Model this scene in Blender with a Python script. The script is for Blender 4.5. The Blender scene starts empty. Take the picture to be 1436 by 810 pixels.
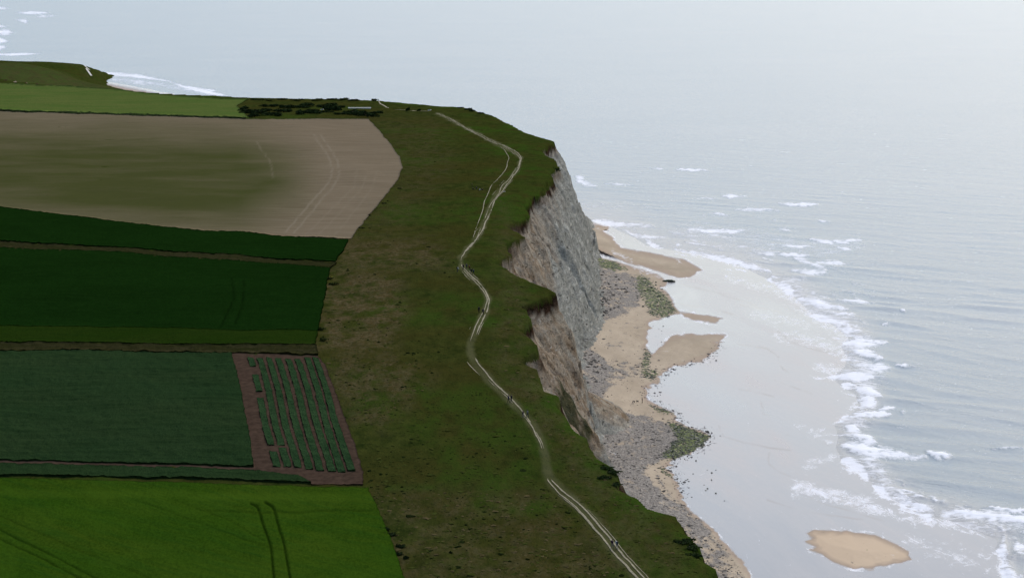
import bpy, bmesh, math, random
import numpy as np

R = math.radians
rng = np.random.default_rng(7)
random.seed(7)
scene = bpy.context.scene
C = scene.collection

# ------------------------------------------------------------------ camera, sky, sun, exposure
F, CU, CV, CAM_Z, PITCH = 3590.0, 718.0, 405.0, 130.0, math.atan(465.0 / 3590.0)
cam = bpy.data.cameras.new('camera')
cam.sensor_width = 36.0
cam.lens = 36.0 * F / 1436.0
cam.clip_start, cam.clip_end = 5.0, 90000.0
cam_o = bpy.data.objects.new('camera', cam)
C.objects.link(cam_o)
cam_o.location = (0, 0, CAM_Z)
cam_o.rotation_euler = (math.pi / 2 - PITCH, 0, 0)
scene.camera = cam_o

SUN_EL, SUN_AZ = 46.0, 26.0          # azimuth clockwise from +Y (straight ahead)
world = bpy.data.worlds.new('World')
scene.world = world
world.use_nodes = True
wn = world.node_tree
bgn = wn.nodes['Background']
sky = wn.nodes.new('ShaderNodeTexSky')
sky.sky_type = 'NISHITA'
sky.sun_disc = False
sky.sun_elevation = R(SUN_EL)
sky.sun_rotation = R(SUN_AZ)
sky.air_density = 1.0
sky.dust_density = 2.2
sky.ozone_density = 1.0
wn.links.new(sky.outputs[0], bgn.inputs[0])
bgn.inputs[1].default_value = 0.15
sl = bpy.data.lights.new('sun', 'SUN')
sl.energy = 1.2
sl.angle = R(14)
sl.color = (1.0, 0.975, 0.94)
sun = bpy.data.objects.new('sun', sl)
C.objects.link(sun)
sun.rotation_euler = (R(90 - SUN_EL), 0, R(180 - SUN_AZ))
sun.location = (200, 400, 600)
vs = scene.view_settings
vs.view_transform = 'Standard'
vs.look = 'None'
vs.gamma = 1.0
vs.exposure = 0.38
scene.render.engine = 'CYCLES'
scene.cycles.max_bounces = 5
scene.cycles.use_denoising = True

# ------------------------------------------------------------------ helpers: noise, projection, shapes
def hash2(ix, iy, seed):
    h = (ix * 374761393 + iy * 668265263 + seed * 1442695041) & 0x7fffffff
    h = ((h ^ (h >> 13)) * 1274126177) & 0x7fffffff
    return ((h ^ (h >> 16)) & 0xffff) / 65535.0

def vnoise(x, y, seed=0):
    x = np.asarray(x, float); y = np.asarray(y, float)
    ix = np.floor(x).astype(np.int64); iy = np.floor(y).astype(np.int64)
    fx = x - ix; fy = y - iy
    fx = fx * fx * (3 - 2 * fx); fy = fy * fy * (3 - 2 * fy)
    a = hash2(ix, iy, seed); b = hash2(ix + 1, iy, seed)
    c = hash2(ix, iy + 1, seed); d = hash2(ix + 1, iy + 1, seed)
    return (a + (b - a) * fx) * (1 - fy) + (c + (d - c) * fx) * fy

def fbm(x, y, seed=0, oct=4):                       # about -1..1
    s = 0.0; amp = 1.0; tot = 0.0
    for i in range(oct):
        s = s + amp * (vnoise(np.asarray(x) * 2 ** i + 17.3 * i, np.asarray(y) * 2 ** i + 5.1 * i, seed + i) * 2 - 1)
        tot += amp; amp *= 0.5
    return s / tot * 1.5

def sstep(a, b, x):
    t = np.clip((x - a) / (b - a), 0, 1)
    return t * t * (3 - 2 * t)

TY = np.array([380, 430, 470, 500, 540, 600, 680, 800, 1000, 1200, 1400, 1900.])
TZ = np.array([17, 20, 23.5, 28, 33, 38, 42, 45, 46.5, 46.5, 46, 46.])
_ty = np.arange(380, 1901, 5.0)
_tz = np.interp(_ty, TY, TZ)
_tz = np.convolve(np.pad(_tz, 8, 'edge'), np.ones(17) / 17, 'valid')

def T(x, y):                                        # height of the plateau
    return np.interp(y, _ty, _tz) + 0.7 * fbm(np.asarray(x) / 60, np.asarray(y) / 90, 3, 2)

cp, sp = math.cos(PITCH), math.sin(PITCH)

def ground(u, v, zf=0.0, dz=0.0):
    """where the sight line through a photo point meets the ground sheet zf(x, y) (or a level)"""
    u = np.asarray(u, float); v = np.asarray(v, float)
    dx = u - CU; up = CV - v
    dy = F * cp + up * sp
    dzr = -F * sp + up * cp
    z = np.full(np.broadcast(u, v).shape, 40.0) if callable(zf) else np.zeros(np.broadcast(u, v).shape) + zf
    for _ in range(24 if callable(zf) else 1):
        t = (z + dz - CAM_Z) / dzr
        x, y = dx * t, dy * t
        if callable(zf):
            z = zf(x, y)
    return x, y, z + dz

def chart(x, y, z):                                 # inverse of ground()
    zz = z - CAM_Z
    dep = y * cp - zz * sp
    return CU + F * x / dep, CV - F * (y * sp + zz * cp) / dep

def poly_sd(px, py, pts):
    """signed distance to a closed polygon, negative inside"""
    px = np.asarray(px, float); py = np.asarray(py, float)
    pts = np.array(pts, float)
    d2 = np.full(px.shape, 1e18); ins = np.zeros(px.shape, bool)
    n = len(pts)
    for i in range(n):
        ax, ay = pts[i]; bx, by = pts[(i + 1) % n]
        ex, ey = bx - ax, by - ay
        t = np.clip(((px - ax) * ex + (py - ay) * ey) / (ex * ex + ey * ey + 1e-12), 0, 1)
        d2 = np.minimum(d2, (px - ax - t * ex) ** 2 + (py - ay - t * ey) ** 2)
        if ay != by:
            c = ((ay > py) != (by > py)) & (px < (bx - ax) * (py - ay) / (by - ay) + ax)
            ins ^= c
    d = np.sqrt(d2)
    return np.where(ins, -d, d)

def line_d(px, py, pts, sy=1.0):
    d2 = np.full(np.shape(px), 1e18)
    pts = np.array(pts, float)
    for i in range(len(pts) - 1):
        ax, ay = pts[i]; bx, by = pts[i + 1]
        ex, ey = bx - ax, (by - ay) * sy
        t = np.clip(((px - ax) * ex + (py - ay) * sy * ey) / (ex * ex + ey * ey + 1e-12), 0, 1)
        d2 = np.minimum(d2, (px - ax - t * ex) ** 2 + ((py - ay) * sy - t * ey) ** 2)
    return np.sqrt(d2)

def resample(pts, n):
    pts = np.array(pts, float)
    s = np.r_[0, np.cumsum(np.hypot(*np.diff(pts, axis=0).T))]
    q = np.linspace(0, s[-1], n)
    return np.c_[np.interp(q, s, pts[:, 0]), np.interp(q, s, pts[:, 1])]

def smooth_line(pts, n, k=3):
    p = resample(pts, n)
    for _ in range(k):
        q = p.copy()
        q[1:-1] = (p[:-2] + 2 * p[1:-1] + p[2:]) / 4
        p = q
    return p

def mesh_np(name, verts, faces, mat=None, parent=None, smooth=True, attrs=None, mats=None, fm=None):
    me = bpy.data.meshes.new(name)
    verts = np.ascontiguousarray(verts, dtype=np.float32)
    faces = np.asarray(faces, dtype=np.int32)
    k = faces.shape[1]
    me.vertices.add(len(verts)); me.vertices.foreach_set('co', verts.ravel())
    me.loops.add(faces.size); me.loops.foreach_set('vertex_index', np.ascontiguousarray(faces).ravel())
    me.polygons.add(len(faces))
    me.polygons.foreach_set('loop_start', np.arange(0, faces.size, k, dtype=np.int32))
    me.update(calc_edges=True)
    me.polygons.foreach_set('use_smooth', np.full(len(faces), smooth))
    for an, av in (attrs or {}).items():
        a = me.color_attributes.new(an, 'FLOAT_COLOR', 'POINT')
        av = np.asarray(av, np.float32)
        if av.shape[1] == 3:
            av = np.c_[av, np.ones(len(av), np.float32)]
        a.data.foreach_set('color', np.ascontiguousarray(av).ravel())
    for m in (mats or ([mat] if mat else [])):
        me.materials.append(m)
    if fm is not None:
        me.polygons.foreach_set('material_index', np.asarray(fm, np.int32))
    me.validate()
    o = bpy.data.objects.new(name, me)
    C.objects.link(o)
    if parent:
        o.parent = parent
    return o

def grid_faces(nr, nc, keep=None):
    i = np.arange(nr * nc).reshape(nr, nc)
    f = np.stack([i[:-1, :-1], i[:-1, 1:], i[1:, 1:], i[1:, :-1]], -1).reshape(-1, 4)
    return f if keep is None else f[keep.ravel()]

def compact(v, f, attrs=None):
    used = np.unique(f)
    m = np.full(len(v), -1, np.int64); m[used] = np.arange(len(used))
    return v[used], m[f], {k: a[used] for k, a in (attrs or {}).items()}

def tag(o, label=None, cat=None, group=None, kind=None):
    if label: o['label'] = label
    if cat: o['category'] = cat
    if group: o['group'] = group
    if kind: o['kind'] = kind
    return o

def empty(name, loc, rz=0.0):
    o = bpy.data.objects.new(name, None)
    C.objects.link(o)
    o.empty_display_size = 0.2
    o.location = loc
    o.rotation_euler = (0, 0, rz)
    return o

# ------------------------------------------------------------------ material helper
class NT:
    def __init__(s, name):
        s.m = bpy.data.materials.new(name); s.m.use_nodes = True
        s.t = s.m.node_tree
        s.b = s.t.nodes['Principled BSDF']
        s.g = s.t.nodes.new('ShaderNodeNewGeometry').outputs['Position']
    def n(s, kind, **kw):
        nd = s.t.nodes.new(kind)
        for k, v in kw.items():
            setattr(nd, k, v)
        return nd
    def put(s, sock, v):
        if isinstance(v, bpy.types.NodeSocket):
            s.t.links.new(v, sock)
        else:
            if sock.type == 'RGBA' and len(v) == 3:
                v = (*v, 1)
            sock.default_value = v
    def map(s, scale=(1, 1, 1), rot=0.0, vec=None):
        src = vec or s.g
        if rot:                                              # turn first, stretch after
            mr = s.n('ShaderNodeMapping')
            s.put(mr.inputs['Vector'], src)
            mr.inputs['Rotation'].default_value = (0, 0, rot)
            src = mr.outputs[0]
        mp = s.n('ShaderNodeMapping')
        s.put(mp.inputs['Vector'], src)
        mp.inputs['Scale'].default_value = scale
        return mp.outputs[0]
    def noise(s, scale, vec=None, detail=4, rough=0.55, dist=0.0):
        nd = s.n('ShaderNodeTexNoise')
        s.put(nd.inputs['Vector'], vec or s.g)
        nd.inputs['Scale'].default_value = scale
        nd.inputs['Detail'].default_value = detail
        nd.inputs['Roughness'].default_value = rough
        nd.inputs['Distortion'].default_value = dist
        return nd.outputs[0]
    def ramp(s, fac, stops, interp='LINEAR'):
        nd = s.n('ShaderNodeValToRGB')
        nd.color_ramp.interpolation = interp
        el = nd.color_ramp.elements
        while len(el) < len(stops):
            el.new(0.5)
        for e, (p, c) in zip(el, stops):
            e.position = p
            e.color = (c, c, c, 1) if isinstance(c, (int, float)) else (*c, 1)
        s.put(nd.inputs[0], fac)
        return nd.outputs[0]
    def mix(s, fac, a, b, mode='MIX'):
        nd = s.n('ShaderNodeMix', data_type='RGBA', blend_type=mode)
        s.put(nd.inputs['Factor'], fac)
        s.put([i for i in nd.inputs if i.name == 'A' and i.type == 'RGBA'][0], a)
        s.put([i for i in nd.inputs if i.name == 'B' and i.type == 'RGBA'][0], b)
        return [o for o in nd.outputs if o.type == 'RGBA'][0]
    def math(s, op, a, b=0.0, clamp=False):
        nd = s.n('ShaderNodeMath', operation=op, use_clamp=clamp)
        s.put(nd.inputs[0], a); s.put(nd.inputs[1], b)
        return nd.outputs[0]
    def attr(s, name):
        nd = s.n('ShaderNodeAttribute', attribute_name=name)
        sep = s.n('ShaderNodeSeparateColor')
        s.t.links.new(nd.outputs['Color'], sep.inputs[0])
        return sep.outputs
    def bump(s, h, dist, strength=1.0):
        nd = s.n('ShaderNodeBump')
        nd.inputs['Distance'].default_value = dist
        nd.inputs['Strength'].default_value = strength
        s.put(nd.inputs['Height'], h)
        s.t.links.new(nd.outputs[0], s.b.inputs['Normal'])
    def out(s, color=None, rough=0.9, spec=0.2):
        if color is not None: s.put(s.b.inputs['Base Color'], color)
        s.put(s.b.inputs['Roughness'], rough)
        s.put(s.b.inputs['Specular IOR Level'], spec)
        return s.m

def plain(name, col, rough=0.85, spec=0.2, var=0.25, scale=6.0):
    k = NT(name)
    c = k.mix(k.ramp(k.noise(scale), [(0.3, 0.0), (0.7, 1.0)]), tuple(x * (1 - var) for x in col), tuple(min(1, x * (1 + var)) for x in col))
    return k.out(c, rough, spec)

# ------------------------------------------------------------------ materials
def m_grass():
    k = NT('rough_grass')
    a = k.attr('zone')                                       # R dry heath, G lush, B worn track
    st = k.map((1.0, 0.45, 1.0))
    big = k.noise(0.035, detail=5, rough=0.6)
    mid = k.noise(0.32, st, detail=6, rough=0.65)
    fine = k.noise(1.7, st, detail=4, rough=0.7)
    c = k.mix(k.ramp(mid, [(0.36, 0.0), (0.64, 1.0)]), (0.018, 0.026, 0.005), (0.042, 0.049, 0.010))
    c = k.mix(k.ramp(big, [(0.40, 0.0), (0.62, 0.55)]), c, (0.042, 0.035, 0.008))
    lush = k.math('MULTIPLY', a[1], k.ramp(k.noise(0.14, st, 5, 0.6), [(0.38, 0.0), (0.6, 1.0)]))
    c = k.mix(lush, c, (0.030, 0.054, 0.007))
    dm = k.math('MULTIPLY', a[0], k.ramp(k.noise(0.22, st, 6, 0.65), [(0.40, 0.0), (0.58, 1.0)]))
    dry = k.mix(k.ramp(k.noise(0.9, st, 5), [(0.35, 0.0), (0.65, 1.0)]), (0.056, 0.042, 0.014), (0.088, 0.070, 0.034))
    c = k.mix(dm, c, dry)
    c = k.mix(k.math('MULTIPLY', k.ramp(fine, [(0.54, 0.0), (0.68, 1.0)]), 0.65), c, (0.011, 0.017, 0.004))
    c = k.mix(a[2], c, (0.085, 0.084, 0.036))
    k.bump(k.math('ADD', fine, k.math('MULTIPLY', mid, 1.6)), 0.35, 0.8)
    return k.out(c, 1.0, 0.0)

def m_cliff():
    k = NT('chalk_face')
    a = k.attr('zone')                                       # R brown soil, G scarp earth with painted turf overhang shade, B vegetation
    iso = k.noise(0.75, k.map((0.8, 0.16, 0.75)), 8, 0.72)
    strk = k.noise(0.38, k.map((0.3, 0.5, 0.22)), 7, 0.66, 0.5)
    bed = k.noise(0.30, k.map((0.10, 0.10, 1.3)), 5, 0.6, 0.3)
    blot = k.noise(0.085, None, 5, 0.6)
    v = k.math('ADD', k.math('MULTIPLY', iso, 0.70), k.math('ADD', k.math('MULTIPLY', strk, 0.15), k.math('MULTIPLY', bed, 0.15)))
    c = k.ramp(v, [(0.34, (0.130, 0.128, 0.108)), (0.43, (0.262, 0.257, 0.222)), (0.53, (0.345, 0.337, 0.285)), (0.63, (0.60, 0.575, 0.49))])
    c = k.mix(k.ramp(blot, [(0.42, 0.0), (0.62, 0.65)]), c, (0.195, 0.190, 0.155), 'MIX')
    br = k.ramp(k.math('ADD', k.math('MULTIPLY', iso, 0.4), k.math('MULTIPLY', k.noise(0.5, k.map((0.35, 0.5, 0.20)), 6, 0.6, 0.6), 0.6)), [(0.33, (0.070, 0.040, 0.022)), (0.45, (0.240, 0.172, 0.108)), (0.55, (0.350, 0.275, 0.188)), (0.66, (0.46, 0.39, 0.28))])
    c = k.mix(k.math('MULTIPLY', a[0], k.ramp(k.noise(0.2, None, 4), [(0.3, 0.55), (0.6, 1.0)])), c, br)
    spots = k.ramp(k.noise(1.0, k.map((1, 0.16, 0.9)), 4, 0.65), [(0.60, 0.0), (0.67, 1.0)])
    c = k.mix(k.math('MULTIPLY', spots, 0.55), c, (0.040, 0.040, 0.030))
    lite = k.ramp(k.noise(1.3, k.map((1, 0.18, 0.8)), 4, 0.65), [(0.62, 0.0), (0.70, 1.0)])
    c = k.mix(k.math('MULTIPLY', lite, 0.6), c, (0.52, 0.50, 0.44))
    sc = k.ramp(k.noise(0.8, k.map((1, 0.4, 0.4)), 4), [(0.35, (0.012, 0.008, 0.005)), (0.65, (0.055, 0.030, 0.018))])  # dark red-brown scarp earth; the dark tone also paints shade under the turf overhang
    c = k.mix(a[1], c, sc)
    vg = k.ramp(k.noise(0.7, None, 5), [(0.3, (0.012, 0.022, 0.007)), (0.7, (0.048, 0.052, 0.018))])
    c = k.mix(a[2], c, vg)
    k.bump(k.math('ADD', k.math('MULTIPLY', v, 2.6), k.math('MULTIPLY', spots, -0.5)), 1.0, 1.0)
    return k.out(c, 1.0, 0.0)

def m_beach():
    k = NT('beach_sand')
    a = k.attr('zone')                                       # R dry, G pebbles, B algae
    b = k.attr('wash')                                       # R foam, G ripple line
    drift = k.noise(0.10, k.map((1, 0.35, 1)), 5, 0.6)
    sand = k.mix(k.ramp(drift, [(0.35, 0.0), (0.65, 1.0)]), (0.320, 0.252, 0.166), (0.420, 0.335, 0.228))
    grit = k.ramp(k.noise(1.6, k.map((1, 0.4, 1)), 5, 0.7), [(0.36, 0.35), (0.50, 0.0)])
    sand = k.mix(grit, sand, (0.24, 0.19, 0.14))
    sand = k.mix(b[2], sand, (0.53, 0.40, 0.262))
    edge = k.ramp(a[0], [(0.45, 0.0), (0.95, 1.0)])
    sand = k.mix(edge, (0.33, 0.245, 0.170), sand)
    fp = k.noise(1.5, k.map((1, 0.55, 1)), 7, 0.75)
    peb = k.ramp(fp, [(0.36, (0.035, 0.030, 0.025)), (0.46, (0.150, 0.132, 0.108)), (0.55, (0.215, 0.190, 0.158)), (0.66, (0.36, 0.32, 0.265))])
    pn = k.noise(0.33, k.map((1, 0.4, 1)), 7, 0.7)
    pm = k.ramp(k.math('ADD', a[1], k.math('MULTIPLY', k.math('SUBTRACT', pn, 0.5), 2.6)), [(0.38, 0.0), (0.66, 1.0)])
    sand = k.mix(pm, sand, peb)
    am = k.ramp(k.math('ADD', a[2], k.math('MULTIPLY', k.math('SUBTRACT', k.noise(0.7, k.map((1, 0.45, 1)), 7, 0.72), 0.5), 3.2)), [(0.46, 0.0), (0.64, 1.0)])
    alg = k.ramp(k.noise(1.1, k.map((1, 0.6, 1)), 5, 0.7), [(0.40, (0.016, 0.020, 0.009)), (0.52, (0.062, 0.082, 0.017)), (0.64, (0.19, 0.23, 0.050))])
    sand = k.mix(am, sand, alg)
    tone = k.noise(0.035, k.map((1.0, 0.20, 1), -0.2), 6, 0.62, 0.5)
    wet = k.ramp(tone, [(0.36, (0.150, 0.145, 0.142)), (0.50, (0.205, 0.192, 0.183)), (0.64, (0.275, 0.240, 0.218))])
    dry = k.ramp(a[0], [(0.30, 0.0), (0.50, 1.0)])
    c = k.mix(dry, wet, sand)
    lines = k.math('MULTIPLY', b[1], k.ramp(k.noise(0.12, k.map((1, 0.4, 1)), 5), [(0.38, 0.0), (0.56, 1.0)]))
    c = k.mix(k.math('MULTIPLY', lines, 0.85), c, (0.15, 0.120, 0.100))
    fo = k.noise(0.50, k.map((0.8, 0.30, 1)), 9, 0.78, 0.8)
    fm = k.ramp(k.math('ADD', k.math('MULTIPLY', b[0], 1.35), k.math('MULTIPLY', k.math('SUBTRACT', fo, 0.5), 3.0)), [(0.38, 0.0), (0.92, 1.0)])
    c = k.mix(fm, c, (0.76, 0.77, 0.78))
    rough = k.math('ADD', k.math('MULTIPLY', dry, 0.68), k.ramp(tone, [(0.3, 0.17), (0.7, 0.30)]))
    rough = k.math('MAXIMUM', rough, k.math('MULTIPLY', fm, 0.8))
    k.put(k.b.inputs['IOR'], 1.36)
    h = k.math('ADD', k.math('MULTIPLY', fp, k.math('MULTIPLY', pm, dry)), k.math('MULTIPLY', k.noise(0.5, k.map((1, 0.4, 1)), 4), 0.07))
    k.bump(h, 0.25, 0.7)
    k.out(c, rough, 0.5)
    return k.m

def m_sea():
    k = NT('sea_water')
    b = k.attr('wash')                                       # R foam, G shallows
    rot = 0.66
    chop = k.noise(0.10, k.map((0.45, 1.0, 1), rot), 7, 0.64, 0.3)
    rip = k.noise(0.60, k.map((0.55, 1.0, 1), rot), 6, 0.68)
    col = k.mix(k.ramp(k.noise(0.006, None, 3), [(0.35, 0.0), (0.65, 1.0)]), (0.118, 0.178, 0.212), (0.145, 0.198, 0.226))
    col = k.mix(b[1], col, (0.235, 0.240, 0.242))
    fo = k.noise(0.42, k.map((0.42, 0.45, 1), rot), 10, 0.80, 0.9)
    fm = k.ramp(k.math('ADD', k.math('MULTIPLY', b[0], 1.36), k.math('MULTIPLY', k.math('SUBTRACT', fo, 0.5), 3.4)), [(0.40, 0.0), (0.92, 1.0)])
    c = k.mix(fm, col, (0.80, 0.81, 0.82))
    rough = k.math('ADD', 0.27, k.math('MULTIPLY', fm, 0.5))
    k.put(k.b.inputs['IOR'], 1.333)
    k.bump(k.math('ADD', k.math('MULTIPLY', chop, 1.0), k.math('MULTIPLY', rip, 0.28)), 1.5, 0.5)
    return k.out(c, rough, 0.5)

def m_crop(name, ca, cb, cc, streak=(0.25, 1.0), rot=0.0, fs=2.0, bump=0.3):
    k = NT(name)
    v = k.map((*streak, 1.0), rot)
    big = k.noise(0.05, k.map((0.5, 1, 1), rot), 4)
    row = k.noise(0.6, v, 5, 0.6)
    fine = k.noise(fs, k.map((1, 0.5, 1)), 4, 0.7)
    c = k.mix(k.ramp(big, [(0.35, 0.0), (0.65, 1.0)]), ca, cb)
    c = k.mix(k.ramp(row, [(0.45, 0.0), (0.70, 0.8)]), c, cc)
    c = k.mix(k.ramp(fine, [(0.35, 0.55), (0.60, 0.0)]), c, tuple(x * 0.45 for x in ca))
    za = k.attr('zone'); tr = za[0]
    c = k.mix(k.math('MULTIPLY', za[1], 0.28), c, tuple(min(1, x * 1.45) for x in cb))
    c = k.mix(k.math('MULTIPLY', tr, 0.85), c, tuple(x * 0.3 for x in ca))
    k.bump(k.math('ADD', fine, row), bump, 0.7)
    return k.out(c, 1.0, 0.0)

def m_brown():
    k = NT('sprouting_soil')
    a = k.attr('zone')                                       # R green flush, G wheel tracks
    v = k.map((0.12, 1.0, 1))
    row = k.noise(0.5, v, 5, 0.6)
    soil = k.mix(k.ramp(row, [(0.38, 0.0), (0.62, 1.0)]), (0.140, 0.108, 0.067), (0.180, 0.142, 0.092))
    gm = k.math('MULTIPLY', a[0], k.ramp(k.noise(0.03, k.map((0.5, 0.8, 1)), 6, 0.62), [(0.30, 0.72), (0.58, 1.0)]))
    c = k.mix(gm, soil, (0.052, 0.056, 0.017))
    c = k.mix(k.math('MULTIPLY', a[1], 0.7), c, (0.200, 0.165, 0.112))
    k.bump(row, 0.2, 0.6)
    return k.out(c, 1.0, 0.0)

M = {}
M['grass'] = m_grass(); M['cliff'] = m_cliff(); M['beach'] = m_beach(); M['sea'] = m_sea(); M['brown'] = m_brown()
M['wheat'] = m_crop('dark_wheat', (0.005, 0.018, 0.0025), (0.006, 0.022, 0.003), (0.008, 0.026, 0.004))
M['barley'] = m_crop('green_barley', (0.025, 0.063, 0.004), (0.036, 0.066, 0.005), (0.020, 0.056, 0.005), (0.10, 1.0), 0.64)
M['farcrop'] = m_crop('bright_crop', (0.075, 0.115, 0.024), (0.105, 0.125, 0.032), (0.060, 0.105, 0.022), (0.1, 1.0))
M['potato'] = m_crop('potato_leaves', (0.019, 0.042, 0.014), (0.024, 0.044, 0.015), (0.011, 0.026, 0.008), (0.12, 1.0), 0.0, 2.6, 0.5)
M['croprow'] = m_crop('row_leaves', (0.022, 0.050, 0.018), (0.027, 0.058, 0.021), (0.040, 0.075, 0.030), (0.8, 0.8), 0.0, 3.2, 0.6)
M['soil'] = plain('red_brown_soil', (0.056, 0.036, 0.024), 1.0, 0.0, 0.3, 0.8)
M['chalk'] = plain('trodden_chalk', (0.26, 0.23, 0.145), 0.95, 0.1, 0.25, 1.5)
M['leaf'] = plain('shrub_leaves', (0.017, 0.027, 0.009), 1.0, 0.0, 0.6, 1.2)
M['leaf2'] = plain('olive_leaves', (0.034, 0.042, 0.011), 1.0, 0.0, 0.5, 1.2)
M['bark'] = plain('bark', (0.06, 0.045, 0.03))
M['gorse'] = plain('gorse_flowers', (0.42, 0.33, 0.03))
M['rock'] = plain('beach_rock', (0.135, 0.118, 0.098), 0.9, 0.2, 0.7, 0.7)
M['weedrock'] = plain('weedy_rock', (0.035, 0.046, 0.018), 0.6, 0.4, 0.6, 1.5)
M['chalkrock'] = plain('chalk_rock', (0.50, 0.48, 0.43), 0.95, 0.1, 0.2, 1.0)
M['concrete'] = plain('concrete', (0.50, 0.48, 0.43), 0.9, 0.2, 0.15, 0.8)
M['tuss'] = plain('tussock', (0.014, 0.020, 0.005), 1.0, 0.0, 0.5, 0.6)

# ------------------------------------------------------------------ the plateau, its cliff edge
LIP = [(605, 145), (620, 145.5), (640, 148), (664, 153), (690, 160), (712, 172), (732, 183), (752, 190), (777, 197), (776, 201), (761, 208),
       (764, 216), (790, 229), (772, 240), (777, 250), (780, 256), (770, 262), (779, 268), (747, 274), (738, 288), (745, 300),
       (709, 315), (737, 330), (708, 340), (716, 354), (693, 367), (706, 370), (716, 379), (745, 392), (768, 401), (780, 407), (748, 421), (733, 428),
       (746, 449), (728, 461), (747, 472), (753, 492), (726, 504), (756, 514), (763, 544), (783, 554), (786, 570), (798, 592),
       (822, 610), (826, 622), (838, 636), (860, 648), (866, 664), (869, 682), (895, 696), (910, 709), (950, 721), (960, 742), (971, 749), (984, 768),
       (987, 783), (1001, 793), (1004, 812), (1030, 850), (1070, 900)]
lu, lv = np.array(LIP, float).T
lx, ly, lz = ground(lu, lv, T)
far_lip = np.array([(-400, 1900), (-349, 1775), (-270, 1660), (-200, 1575), (-156, 1545), (-85, 1532)], float)
lip_y = np.r_[ly[::-1], far_lip[::-1, 1]]
lip_x = np.r_[lx[::-1], far_lip[::-1, 0]]
o_ = np.argsort(lip_y); lip_y, lip_x = lip_y[o_], lip_x[o_]

BASE = np.array([(380, 56), (450, 51), (500, 45), (543, 37.5), (570, 33), (600, 28.5), (622, 25.5), (657, 24.5), (707, 24), (760, 22.5), (791, 22.2), (826, 24.2), (864, 29.5),
                 (897, 32.0), (952, 33.6), (1152, 37.3), (1250, 38), (1330, 30), (1440, 0), (1500, -30), (1545, -70), (1575, -130), (1700, -230), (1900, -360)], float)
MAIN = np.array([(380, 46), (450, 40), (500, 28), (543, 20), (570, 15), (600, 12), (640, 11.5), (664, 11.2), (700, 10.0), (743, 7.0), (791, 5.0), (830, 6), (861, 8.0), (960, 13.5), (1042, 19.0), (1100, 20.5),
                 (1174, 20.8), (1250, 14), (1330, 2), (1440, -25), (1520, -80), (1560, -150), (1700, -290), (1900, -395)], float)

def lip_at(y): return np.interp(y, lip_y, lip_x)
def base_at(y): return np.interp(y, BASE[:, 0], BASE[:, 1])
def main_at(y): return np.interp(y, MAIN[:, 0], MAIN[:, 1])

def land_z(x, y):
    t = T(x, y)
    rough = 0.16 * fbm(x / 3.0, y / 4.0, 11, 3) + 0.25 * fbm(x / 14.0, y / 20.0, 12, 2)
    xt = lip_at(y) + 0.6 * fbm(y / 8.0, x * 0, 21, 3)
    d = x - xt
    roll = 0.35 * np.clip(d + 4, 0, 4) ** 2 / 8 * (0.6 + 0.6 * vnoise(y / 13, x * 0, 31))
    top = t + rough - np.where(d < 0, roll, 0)
    gul = fbm(y / 5.0, x / 9.0, 41, 4)
    gul2 = fbm(y / 17.0, x / 30.0, 45, 3)
    face_rough = 0.9 * fbm(x / 1.6, y / 7.0, 51, 4) + 1.0 * fbm(x / 4.0, y / 18.0, 53, 3)
    near = sstep(640, 590, y)
    scarp = (2.2 + 2.2 * vnoise(y / 11, x * 0, 61)) * (1 - 0.6 * near)
    sl = 1.25 + 0.5 * vnoise(y / 23, x * 0, 62)
    ze = t - roll * 0 - 1.2 - scarp * np.clip(d / 0.7, 0, 1) - sl * np.clip(d - 0.5, 0, None) + 1.3 * gul * np.clip(d / 4, 0, 1) + face_rough * np.clip(d, 0, 1)
    xb, xm = base_at(y), main_at(y)
    slope = 43.0 / np.maximum(xb - xm, 3)
    hz_ = slope * (xb - x)
    zm = 1.0 + slope * (xb - x + 0.45 * gul + 1.3 * fbm(y / 38.0, hz_ / 60.0, 46, 3) + 3.2 * (0.45 - np.abs(2 * vnoise(y / 55.0 + hz_ / 70.0, hz_ / 200.0, 49) - 1)) + 0.9 * fbm(y / 24.0, hz_ / 6.5, 47, 3) + 0.5 * fbm(y / 8.0, hz_ / 2.4, 48, 3)) + 0.5 * face_rough
    z = np.where(d < 0, top, np.minimum(ze, top))
    z = np.minimum(z, zm)
    fan = 0.4 + np.maximum(9.5 - 0.62 * np.hypot(np.maximum(x - 21.5, 0) * 1.25, (y - 712) * 0.42), 0) * 0.85     # debris fan
    foot = 1.0 + 0.75 * (xb + 0.2 + 1.5 * (vnoise(y / 7, x * 0, 71) + 0.5 * fbm(y / 2, x * 0, 72, 2)) - x)
    foot = np.minimum(foot, 2.6) + 0.5 * fbm(x / 1.3, y / 1.8, 73, 3)
    add = np.maximum(foot, np.where(fan > 0.5, fan + 0.5 * fbm(y / 2.5, x / 6, 74, 3), -9))
    z = np.where(x > xt + 2, np.maximum(z, add), z)
    return z, t - z, d, zm

xs = np.r_[np.arange(-640, -150, 10.0), np.arange(-150, -20, 1.3), np.arange(-20, 64, 0.33)]
ys = [395.0]
while ys[-1] < 1900:
    ys.append(ys[-1] * 1.00115)
ys = np.array(ys)
X, Y = np.meshgrid(xs, ys)
Z, DROP, DL, ZM = land_z(X, Y)
Z = np.maximum(Z, -1.5)
U, V = chart(X, Y, Z)
W = np.stack([X, Y, Z], -1).reshape(-1, 3)
q = lambda A: np.minimum(np.minimum(A[:-1, :-1], A[:-1, 1:]), np.minimum(A[1:, :-1], A[1:, 1:]))
qx = lambda A: np.maximum(np.maximum(A[:-1, :-1], A[:-1, 1:]), np.maximum(A[1:, :-1], A[1:, 1:]))
alive = qx(Z) > -0.5
mean = lambda A: (A[:-1, :-1] + A[:-1, 1:] + A[1:, :-1] + A[1:, 1:]) / 4
bare = (mean(DROP) > 1.9)

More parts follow.
